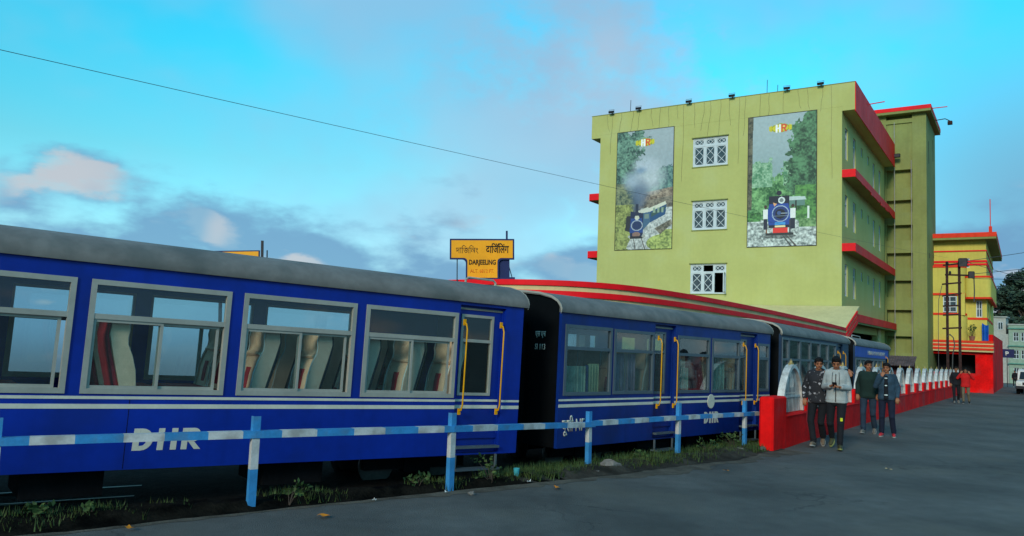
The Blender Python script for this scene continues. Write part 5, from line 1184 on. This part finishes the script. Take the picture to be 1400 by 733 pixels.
def loft(mb, rings, n=18, M=None):
    """rings: (z, x, y, rx, ry)"""
    vs = []
    for z, x, y, rx, ry in rings:
        for k in range(n):
            a = 2 * math.pi * k / n; c, s_ = math.cos(a), math.sin(a); e = .85
            vs.append((x + rx * math.copysign(abs(c) ** e, c), y + ry * math.copysign(abs(s_) ** e, s_), z))
    m = len(rings); fs = [(i * n + k, i * n + (k + 1) % n, (i + 1) * n + (k + 1) % n, (i + 1) * n + k) for i in range(m - 1) for k in range(n)] + [tuple(range(n - 1, -1, -1)), tuple(range((m - 1) * n, m * n))]
    mb.add(vs, fs, 0, M)
def person(label, pos, face_az, H, pose, wear, voxel=.011, group='people walking on the road'):
    """front is local +y, the person's right hand is local +x"""
    x, y = pos; k = H / 1.72
    root = thing('person', label, 'person', Matrix.Translation((x, y, gz(x, y))) @ Matrix.Rotation(-R(face_az), 4, 'Z') @ Matrix.Scale(k, 4), group)
    hip = {s: Vector((s * .095, 0, .90)) for s in (1, -1)}
    J = {}
    for s in (1, -1):
        J[s] = dict(hip=hip[s], knee=Vector(pose['knee'][s]), ank=Vector(pose['ank'][s]), sh=Vector((s * .168, -.005, 1.41)), elb=Vector(pose['elb'][s]), wri=Vector(pose['wri'][s]), hand=Vector(pose['hand'][s]).normalized(), foot=R(pose.get('foot', {1: -8, -1: 8})[s]), pitch=R(pose.get('toe', {1: 0, -1: 0})[s]))
    HM = Matrix.Translation((0, .0, 1.49)) @ Matrix.Rotation(R(pose.get('yaw', 0)), 4, 'Z') @ Matrix.Rotation(R(-pose.get('nod', 0)), 4, 'X') @ Matrix.Rotation(R(pose.get('tilt', 0)), 4, 'Y') @ Matrix.Translation((0, 0, -1.49))
    b = MB()
    loft(b, [(.80, 0, 0, .10, .07), (.86, 0, 0, .155, .105), (.94, 0, 0, .162, .11), (1.04, 0, 0, .138, .093), (1.16, 0, 0, .148, .10), (1.28, 0, 0, .166, .108), (1.37, 0, -.004, .172, .092), (1.43, 0, -.008, .13, .07), (1.465, 0, -.008, .06, .055)])
    cone(b, (0, -.012, 1.42), (0, .008, 1.545), .056, .052)
    ellipsoid(b, (0, -.002, 1.625), .074, .094, .098, HM); ellipsoid(b, (0, .022, 1.575), .062, .072, .078, HM); cone(b, (0, .04, 1.545), (0, .066, 1.522), .042, .026, 12, HM)
    cone(b, (0, .088, 1.612), (0, .106, 1.580), .009, .016, 8, HM)
    for s in (1, -1):
        ellipsoid(b, (s * .077, -.005, 1.60), .010, .020, .032, HM, 10); cone(b, (s * .014, .086, 1.632), (s * .048, .074, 1.630), .012, .010, 8, HM); ellipsoid(b, (s * .046, .058, 1.575), .02, .02, .02, HM, 8)
        j = J[s]
        cone(b, j['hip'], j['knee'], .085, .056); cone(b, j['knee'], j['ank'], .055, .038); ellipsoid(b, j['knee'].lerp(j['ank'], .3) + Vector((0, -.02, 0)), .05, .052, .10)
        cone(b, j['sh'], j['elb'], .052, .040); cone(b, j['elb'], j['wri'], .041, .027)
        # hand: palm, four fingers of different length with a bend, and a thumb from the palm's side
        h = j['hand']; up = Vector(pose.get('palm', {}).get(s, (0, 0, 1))); side = h.cross(up).normalized(); nrm = side.cross(h).normalized(); w = j['wri']; curl = pose.get('curl', {1: .5, -1: .5})[s]
        for i in range(4):
            o = side * (-.030 + .020 * i); cone(b, w + h * .012 + o * .6, w + h * .085 + o, .016, .0125, 8)
            ln = (.070, .082, .076, .058)[i]; base = w + h * .088 + o; d1 = (h * math.cos(curl) - nrm * math.sin(curl)).normalized(); d2 = (h * math.cos(curl * 2.1) - nrm * math.sin(curl * 2.1)).normalized()
            cone(b, base, base + d1 * ln * .5, .0105, .0095, 7); cone(b, base + d1 * ln * .5, base + d1 * ln * .5 + d2 * ln * .5, .0095, .008, 7)
        tb = w + h * .035 - side * .030; td = (h * .7 - side * .6 - nrm * .35 * (1 + curl)).normalized(); cone(b, tb, tb + td * .045, .0135, .011, 7); cone(b, tb + td * .045, tb + td * .045 + (h * .9 - nrm * .5).normalized() * .03, .011, .009, 7)
    remesh(b, 'body', SKIN, root, min(voxel, .0085), 3)
    # face details
    f = MB()
    for s in (1, -1): ellipsoid(f, (s * .031, .0875, 1.607), .014, .009, .007, HM, 8)
    f.build('eyes', EYEM, root, True); f = MB()
    for s in (1, -1): cone(f, (s * .014, .098, 1.636), (s * .050, .083, 1.634), .006, .0045, 6, HM)
    f.build('eyebrows', HAIR, root, True); f = MB(); ellipsoid(f, (0, .093, 1.548), .024, .009, .008, HM, 8); f.build('mouth', LIP, root, True)
    # hair
    f = MB(); ellipsoid(f, (0, -.016, 1.638), .086, .099, .100, HM); ellipsoid(f, (0, -.045, 1.60), .082, .072, .09, HM)
    g = np.random.default_rng(int(x * 100)); 
    for i in range(34):
        a = g.uniform(0, 6.28); rr = g.uniform(0, .06); c = Vector((rr * math.cos(a), rr * math.sin(a) + .012, 1.715 - rr * .35)); cone(f, c, c + Vector((g.normal(0, .014), .018 + g.normal(0, .012), .020)), .016, .007, 6, HM)
    for i in range(9): xx = -.062 + .0155 * i; cone(f, (xx, .055, 1.705), (xx * 1.05, .088 - abs(xx) * .4, 1.678 - .01 * (i % 3)), .016, .009, 6, HM)
    remesh(f, 'hair', HAIR, root, .010, 1)
    # upper garment
    c = MB(); hem = wear.get('hem', .82); bulk = wear.get('bulk', 1.0); t = .022 * bulk
    loft(c, [(hem, 0, 0, .165 + t, .112 + t), (hem + .05, 0, 0, .172 + t * 1.1, .118 + t * 1.1), (.98, 0, 0, .160 + t, .112 + t), (1.06, 0, .002, .153 + t, .108 + t), (1.18, 0, .002, .160 + t, .112 + t), (1.29, 0, 0, .174 + t, .118 + t), (1.37, 0, -.004, .180 + t * .8, .100 + t), (1.43, 0, -.010, .140 + t * .5, .078 + t), (1.47, 0, -.012, .078 + t * .4, .060 + t * .8)])
    for s in (1, -1):
        j = J[s]; e = j['elb']; w = j['wri']; d = (w - e).normalized()
        cone(c, j['sh'] + Vector((-s * .02, 0, -.005)), e, .060 + t * .42, .046 + t * .5); cone(c, e, w - d * .035, .048 + t * .48, .034 + t * .45); cone(c, w - d * .06, w - d * .03, .036 + t * .5, .036 + t * .45)
        for q in (.35, .7): ellipsoid(c, e.lerp(w, q) - Vector((0, 0, .012)), .042 + t * .36, .042 + t * .36, .03, None, 10)
    if wear.get('hood'):
        for i in range(9):
            a0 = math.pi * (.12 + 1.76 * i / 9) + math.pi / 2; a1 = math.pi * (.12 + 1.76 * (i + 1) / 9) + math.pi / 2
            pt = lambda a: Vector((.098 * math.cos(a), -.012 + .088 * math.sin(a), 1.462 - .030 * math.sin(a)))
            cone(c, pt(a0), pt(a1), .032, .032, 10)
        ellipsoid(c, (0, -.115, 1.40), .12, .05, .08)
    remesh(c, wear.get('top_name', 'jacket'), wear['top'], root, voxel, 3)
    if wear.get('inner'):
        n = MB(); loft(n, [(hem + .02, 0, .050, .075, .098 + t), (1.06, 0, .050, .062, .090 + t), (1.25, 0, .052, .060, .092 + t), (1.38, 0, .030, .058, .085 + t), (1.455, 0, .012, .062, .062)]); remesh(n, 'shirt', wear['inner'], root, voxel, 2)
        for zz, ww in ((1.37, .075), (1.20, .06), (.98, .09)): ellipsoid_print = MB(); ellipsoid(ellipsoid_print, (0, .145 + t * .9, zz), ww / 2, .012, .014, None, 8); ellipsoid_print.build('shirt_print', WHITE_INK, root, True)
    if wear.get('zip'):
        z = MB(); z.tube([(0, .128 + t, hem + .01), (0, .136 + t, 1.0), (0, .130 + t, 1.15), (0, .134 + t, 1.28), (0, .108 + t, 1.39)], .0075, 6)
        for s in (1, -1): z.tube([(s * .055, .098 + t, 1.42), (s * .062, .130 + t, 1.33), (s * .060, .135 + t, 1.20)], .005, 5)
        z.build('zip', DARKMETAL, root, True)
        hb = MB(); loft(hb, [(hem - .012, 0, 0, .168 + t, .116 + t), (hem + .004, 0, 0, .174 + t, .121 + t), (hem + .030, 0, 0, .172 + t, .119 + t)]); remesh(hb, 'hem_band', wear.get('band', wear['top']), root, voxel, 1)
    # trousers and shoes
    p = MB(); loft(p, [(.80, 0, 0, .12, .085), (.86, 0, 0, .166, .116), (.94, 0, 0, .172, .12), (1.00, 0, 0, .16, .112)])
    for s in (1, -1):
        j = J[s]; d = (j['ank'] - j['knee']).normalized(); cut = j['ank'] + d * -.015
        cone(p, j['hip'], j['knee'], .094, .068); cone(p, j['knee'], cut, .067, wear.get('cuff', .056)); ellipsoid(p, j['knee'] + Vector((0, .012, -.02)), .066, .066, .06, None, 10); ellipsoid(p, cut + Vector((0, 0, .05)), wear.get('cuff', .056) + .008, wear.get('cuff', .056) + .010, .035, None, 10)
    remesh(p, 'trousers', wear['legs'], root, voxel, 3)
    for s in (1, -1):
        j = J[s]; a = j['ank']; FMx = Matrix.Translation(a) @ Matrix.Rotation(j['foot'], 4, 'Z') @ Matrix.Rotation(j['pitch'], 4, 'X')
        q = MB(); cone(q, (0, -.045, -.035), (0, .10, -.045), .043, .040, 12, FMx); cone(q, (0, .09, -.046), (0, .15, -.050), .041, .030, 12, FMx); cone(q, (0, -.01, -.03), (0, -.005, .02), .046, .047, 12, FMx)
        sh_ = remesh(q, 'shoe', wear['shoe'], root, voxel * .8, 2)
        so = MB(); vs = [(.046 * math.cos(a_) * (1.08 if math.sin(a_) > 0 else .95), .05 + .135 * math.sin(a_), z_) for z_ in (-.094, -.068) for a_ in [2 * math.pi * i / 18 for i in range(18)]]
        so.add(vs, [tuple(range(17, -1, -1)), tuple(range(18, 36))] + [(i, (i + 1) % 18, 18 + (i + 1) % 18, 18 + i) for i in range(18)], 0, FMx); so.build('sole', wear.get('sole', mat('grey sole', (.28, .27, .25), .7)), sh_)
    if wear.get('stripe'):
        z = MB()
        for s in (1, -1): j = J[s]; o = Vector((s * .070, .01, 0)); z.tube([j['hip'] + o * 1.35, j['knee'] + o, j['ank'] + o * .75 + Vector((0, 0, .05))], .012, 6)
        z.build('side_stripe', wear['stripe'], root, True)
    if wear.get('patch'):
        j = J[-1]; MB().bbox((-.022, -.006, -.03), (.022, .006, .03), .004).build('knee_emblem', wear['patch'], root, M=Matrix.Translation(j['knee'] + Vector((-.02, .077, .06))))
    return root
def cloth(n, c, v=.12): return mat(n, c, .9, var=v, vscale=6, bump=.25, bscale=90)
BLACKC = cloth('black cloth', (.010, .011, .014)); NAVY = cloth('navy cloth', (.010, .014, .030)); GREYH = cloth('pale grey sweatshirt', (.33, .35, .34)); GREEN = cloth('dark green knit', (.010, .026, .022)); DENIM = cloth('denim jacket cloth', (.025, .052, .080), .25); JEANS = cloth('blue jeans', (.020, .036, .060), .2); KHAKI = cloth('khaki cloth', (.14, .11, .07)); REDC = cloth('red cloth', (.50, .012, .012))
FLORAL = mat_blotch('black floral print', (.010, .010, .014), (.40, .38, .40), 15, .60, .69)
TANSHOE = mat('tan shoe', (.15, .115, .08), .6); OLIVE = mat('dark olive shoe', (.05, .05, .022), .6); REDSHOE = mat('red shoe', (.50, .03, .04), .5); GREYSHOE = mat('grey shoe', (.16, .15, .13), .6); REDLINE = mat('red side stripe', (.22, .01, .02), .7)
LIMEP = mat('yellow green emblem', (.55, .60, .02), .6)
# front pair
person('young man in black floral hooded jacket with his arm round the grey jacketed man', (6.02, 15.35), 209, 1.70,
       dict(knee={1: (.13, .10, .50), -1: (-.05, .02, .48)}, ank={1: (.06, .20, .105), -1: (-.06, -.20, .17)}, toe={1: 10, -1: -32},
            elb={1: (.26, -.03, 1.14), -1: (-.40, -.02, 1.36)}, wri={1: (.245, .09, .92), -1: (-.55, .04, 1.50)}, hand={1: (0, .2, -1), -1: (-.25, .8, -.5)}, palm={-1: (.3, .3, 1)}, curl={1: .5, -1: .5}, yaw=14, nod=10),
       dict(top=FLORAL, legs=BLACKC, shoe=TANSHOE, hood=True, hem=.84, bulk=1.3, stripe=REDLINE, cuff=.06))
B_ = person('young man in pale grey zipped jacket looking down at the phone in his hands', (6.21, 14.97), 208, 1.74,
       dict(knee={1: (.11, -.02, .49), -1: (-.085, .13, .51)}, ank={1: (.10, -.24, .20), -1: (-.075, .16, .105)}, toe={1: -35, -1: 8},
            elb={1: (.215, -.02, 1.14), -1: (-.215, -.02, 1.14)}, wri={1: (.085, .235, 1.17), -1: (-.09, .225, 1.155)}, hand={1: (-.75, .40, .25), -1: (.75, .40, .2)}, palm={1: (0, -.3, 1), -1: (0, -.3, 1)}, curl={1: .55, -1: .55}, nod=24, yaw=2),
       dict(top=GREYH, legs=BLACKC, shoe=OLIVE, sole=mat('olive sole', (.22, .23, .08), .7), hood=True, hem=.87, bulk=1.0, zip=True, patch=LIMEP, band=GREYH, cuff=.052))
ph = thing('phone', 'dark phone held by the man in the grey jacket', 'phone', B_.matrix_world @ Matrix.Translation((0, .315, 1.20)) @ Matrix.Rotation(R(-50), 4, 'X'))
MB().bbox((-.037, -.005, -.075), (.037, .005, .075), .006).build('case', BLACKC, ph); MB().box((-.033, -.0065, -.069), (.033, -.0052, .069)).build('screen', DARK_ROOM, ph)
# second pair
person('young man in dark green sweater and blue jeans smiling towards his companion', (8.47, 18.62), 212, 1.70,
       dict(knee={1: (.10, .09, .50), -1: (-.10, .0, .48)}, ank={1: (.09, .14, .105), -1: (-.11, -.18, .15)}, toe={1: 8, -1: -26}, elb={1: (.235, -.04, 1.15), -1: (-.235, -.02, 1.15)}, wri={1: (.225, .08, .92), -1: (-.22, .10, .94)}, hand={1: (-.1, .3, -1), -1: (.1, .3, -1)}, yaw=26, nod=3),
       dict(top=GREEN, legs=JEANS, shoe=GREYSHOE, hem=.84, bulk=1.2, top_name='sweater', cuff=.06))
person('young man in open denim jacket and red shoes with a hand raised to his chin', (8.62, 18.02), 212, 1.66,
       dict(knee={1: (.10, .06, .49), -1: (-.11, .06, .49)}, ank={1: (.11, .02, .10), -1: (-.14, -.04, .10)}, elb={1: (.23, .07, 1.17), -1: (-.235, -.03, 1.15)}, wri={1: (.085, .20, 1.41), -1: (-.23, .10, .93)}, hand={1: (-.35, -.25, .85), -1: (0, .2, -1)}, palm={1: (0, 1, .2)}, curl={1: .7, -1: .5}, yaw=-8, nod=2),
       dict(top=DENIM, legs=NAVY, shoe=REDSHOE, inner=BLACKC, hem=.86, bulk=1.3, cuff=.058))
# far pair
person('dark clothed man walking beside the red shirted man far along the wall', (21.05, 37.2), 205, 1.68,
       dict(knee={1: (.10, .12, .50), -1: (-.10, .0, .48)}, ank={1: (.09, .22, .11), -1: (-.11, -.2, .16)}, toe={1: 8, -1: -26}, elb={1: (.235, -.04, 1.15), -1: (-.235, -.02, 1.15)}, wri={1: (.225, .08, .92), -1: (-.22, .10, .94)}, hand={1: (0, .2, -1), -1: (0, .2, -1)}),
       dict(top=BLACKC, legs=BLACKC, shoe=GREYSHOE, hem=.84), voxel=.02)
person('man in bright red shirt and khaki trousers holding both hands up to his face', (21.32, 36.9), 210, 1.64,
       dict(knee={1: (.10, .08, .50), -1: (-.12, .02, .48)}, ank={1: (.09, .10, .11), -1: (-.15, -.12, .13)}, toe={1: 0, -1: -20}, elb={1: (.34, .10, 1.22), -1: (-.34, .10, 1.22)}, wri={1: (.20, .17, 1.46), -1: (-.20, .17, 1.46)}, hand={1: (-.5, .1, .8), -1: (.5, .1, .8)}, palm={1: (0, 1, 0), -1: (0, 1, 0)}),
       dict(top=REDC, legs=KHAKI, shoe=BLACKC, hem=.80, bulk=1.7, top_name='shirt'), voxel=.02)
DK = [('distant walker in black at the road end beside the red wall', (50.9, 79.5), BLACKC), ('distant walker in navy standing between two others at the road end', (52.4, 80.6), NAVY), ('distant walker in dark grey nearest the white jeep', (53.6, 81.0), cloth('dark grey cloth', (.03, .03, .035)))]
for lb, ps, c in DK:
    person(lb, ps, 215, 1.68, dict(knee={1: (.10, .08, .50), -1: (-.10, .0, .48)}, ank={1: (.10, .1, .11), -1: (-.11, -.1, .12)}, elb={1: (.235, -.04, 1.15), -1: (-.235, -.02, 1.15)}, wri={1: (.225, .08, .92), -1: (-.22, .10, .94)}, hand={1: (0, .2, -1), -1: (0, .2, -1)}), dict(top=c, legs=BLACKC, shoe=GREYSHOE), voxel=.03)

# ------------------------------------------------------------------ grass, weeds, stones and litter on the verge
def verge_pt(i, t, n=260):
    a, b_ = EA[i], EB[i]; return a[0] + (b_[0] - a[0]) * t, a[1] + (b_[1] - a[1]) * t
def grass():
    b = MB(); g = np.random.default_rng(21); n = 260
    dens = np.convolve(g.random(n), np.ones(9) / 9, 'same')
    for i in range(60, n):
        u = i / n
        k = int(max(0, (dens[i] - .44) * 160)) + (14 if u > .70 else (2 if dens[i] > .47 else 0))
        for _ in range(k):
            t = g.uniform(.18, .98); x, y = verge_pt(i, t); x += g.normal(0, .05); y += g.normal(0, .05); z = gz(x, y) + .02
            for _ in range(5):
                a = g.uniform(0, 6.28); h = g.uniform(.03, .10) * (1.3 if u > .7 else 1); w = .007; bx, by = x + g.normal(0, .025), y + g.normal(0, .025)
                dx, dy = math.cos(a) * h * .6, math.sin(a) * h * .6
                b.add([(bx - w * math.sin(a), by + w * math.cos(a), z - .03), (bx + w * math.sin(a), by - w * math.cos(a), z - .03), (bx + dx, by + dy, z + h)], [(0, 1, 2)])
    struct(b.build('grass', LEAF2), 'stuff')
grass()
def weed(x, y, r, n, label):
    w = thing('weed_clump', label, 'weed', Matrix.Translation((x, y, gz(x, y))), 'weed clumps along the verge'); b = MB(); g = np.random.default_rng(int(abs(x * 77) + 5))
    s = MB()
    for i in range(max(4, n // 9)):
        a = g.uniform(0, 6.28); rr = g.uniform(.2, 1) * r; tip = (rr * math.cos(a), rr * math.sin(a), g.uniform(.5, 1.3) * r); s.tube([(0, 0, 0), (tip[0] * .4, tip[1] * .4, tip[2] * .6), tip], [.005, .004, .002], 4)
        leaf_cloud(b, tip, (r * .35, r * .35, r * .25), 7, .03, g)
    s.build('stem', BARK, w); b.build('foliage', LEAF2, w)
for x, y, r, n, l in ((-3.85, 6.62, .17, 60, 'leafy weed clump nearest the camera, under the first coach'), (-3.45, 6.82, .12, 45, 'smaller weed clump right of the nearest one'), (-2.05, 7.72, .17, 50, 'thin weed at the foot of the second visible fence post'), (-.15, 9.38, .24, 80, 'weed clump just right of the third fence post, under the coach door'), (-.95, 8.82, .14, 50, 'low weed left of the third fence post'), (3.35, 13.25, .20, 80, 'weed clump between the last two fence posts'), (4.0, 14.05, .26, 90, 'weed clump at the last fence post beside the red pier'), (2.0, 11.95, .16, 60, 'low weed between the fourth and fifth fence posts')):
    weed(x, y, r, n, l)
def stone(x, y, s, label, m):
    b = MB(); ellipsoid(b, (0, 0, s * .25), s, s * .75, s * .55, None, 9); g = np.random.default_rng(int(abs(x) * 991)); b.v = [tuple(c + g.normal(0, s * .10) for c in v) for v in b.v]
    tag(b.build('stone', m, loc=(x, y, gz(x, y) + .015)), label, 'stone', 'stones on the verge')
STONE = mat('grey stone', (.16, .15, .14), .9, var=.2, bump=.3)
for x, y, s, l in ((1.45, 11.02, .15, 'largest grey stone just right of the bent fence joint'), (4.05, 13.75, .08, 'grey stone near the last fence post'), (4.55, 14.12, .07, 'flat stone at the corner of the red pier'), (1.22, 10.62, .05, 'pale pebble before the bent fence joint'), (-.35, 8.72, .035, 'small pebble right of the third fence post'), (2.55, 12.2, .06, 'stone before the fifth fence post')): stone(x, y, s, l, STONE)
def litter(x, y, w, h, label, m, name='wrapper'):
    b = MB(); g = np.random.default_rng(int(abs(x) * 733)); vs = [(w * (i / 3 - .5), h * (j / 2 - .5), .012 + abs(g.normal(0, .012))) for j in range(3) for i in range(4)]
    b.add(vs, [(j * 4 + i, j * 4 + i + 1, (j + 1) * 4 + i + 1, (j + 1) * 4 + i) for j in range(2) for i in range(3)])
    o = b.build(name, m, loc=(x, y, gz(x, y) + .008)); o.rotation_euler = (0, 0, g.uniform(0, 3)); tag(o, label, 'litter', 'litter along the road edge')
ORANGE = mat('orange wrapper', (.60, .20, .01), .5); WHITEL = mat('white paper', (.55, .58, .58), .7)
P_ = lambda x, y: (x, y)
for x, y, w, h, l, m in ((-1.62, 7.30, .11, .06, 'orange wrapper on the road below the first coach', ORANGE), (-3.0, 6.52, .07, .05, 'small orange scrap at the road edge near the photo corner', ORANGE), (.62, 9.35, .12, .05, 'orange wrapper below the gap between the coaches', ORANGE), (3.15, 11.35, .10, .05, 'orange scrap on the road before the last fence posts', ORANGE), (2.02, 11.75, .16, .09, 'crumpled white paper on the grass of the verge', WHITEL), (.3, 9.62, .06, .04, 'white scrap beside the cyan cup', WHITEL), (-.62, 8.72, .05, .03, 'tiny white scrap at the third post', WHITEL), (-1.3, 8.12, .04, .03, 'tiny white scrap between the second and third posts', WHITEL), (5.9, 12.3, .12, .04, 'pale straw wrapper out on the road before the walking men', mat('straw paper', (.35, .28, .16), .8))): litter(x, y, w, h, l, m)
cup = MB().lathe([(.028, 0), (.038, .10), (.040, .10), (.036, .098), (.026, .006)], 14); tag(smooth_angle(cup.build('paper_cup', mat('cyan cup', (.05, .36, .42), .5), loc=(.15, 9.80, gz(.15, 9.8) + .05))), 'cyan paper cup standing on the verge under the coupling', 'cup')
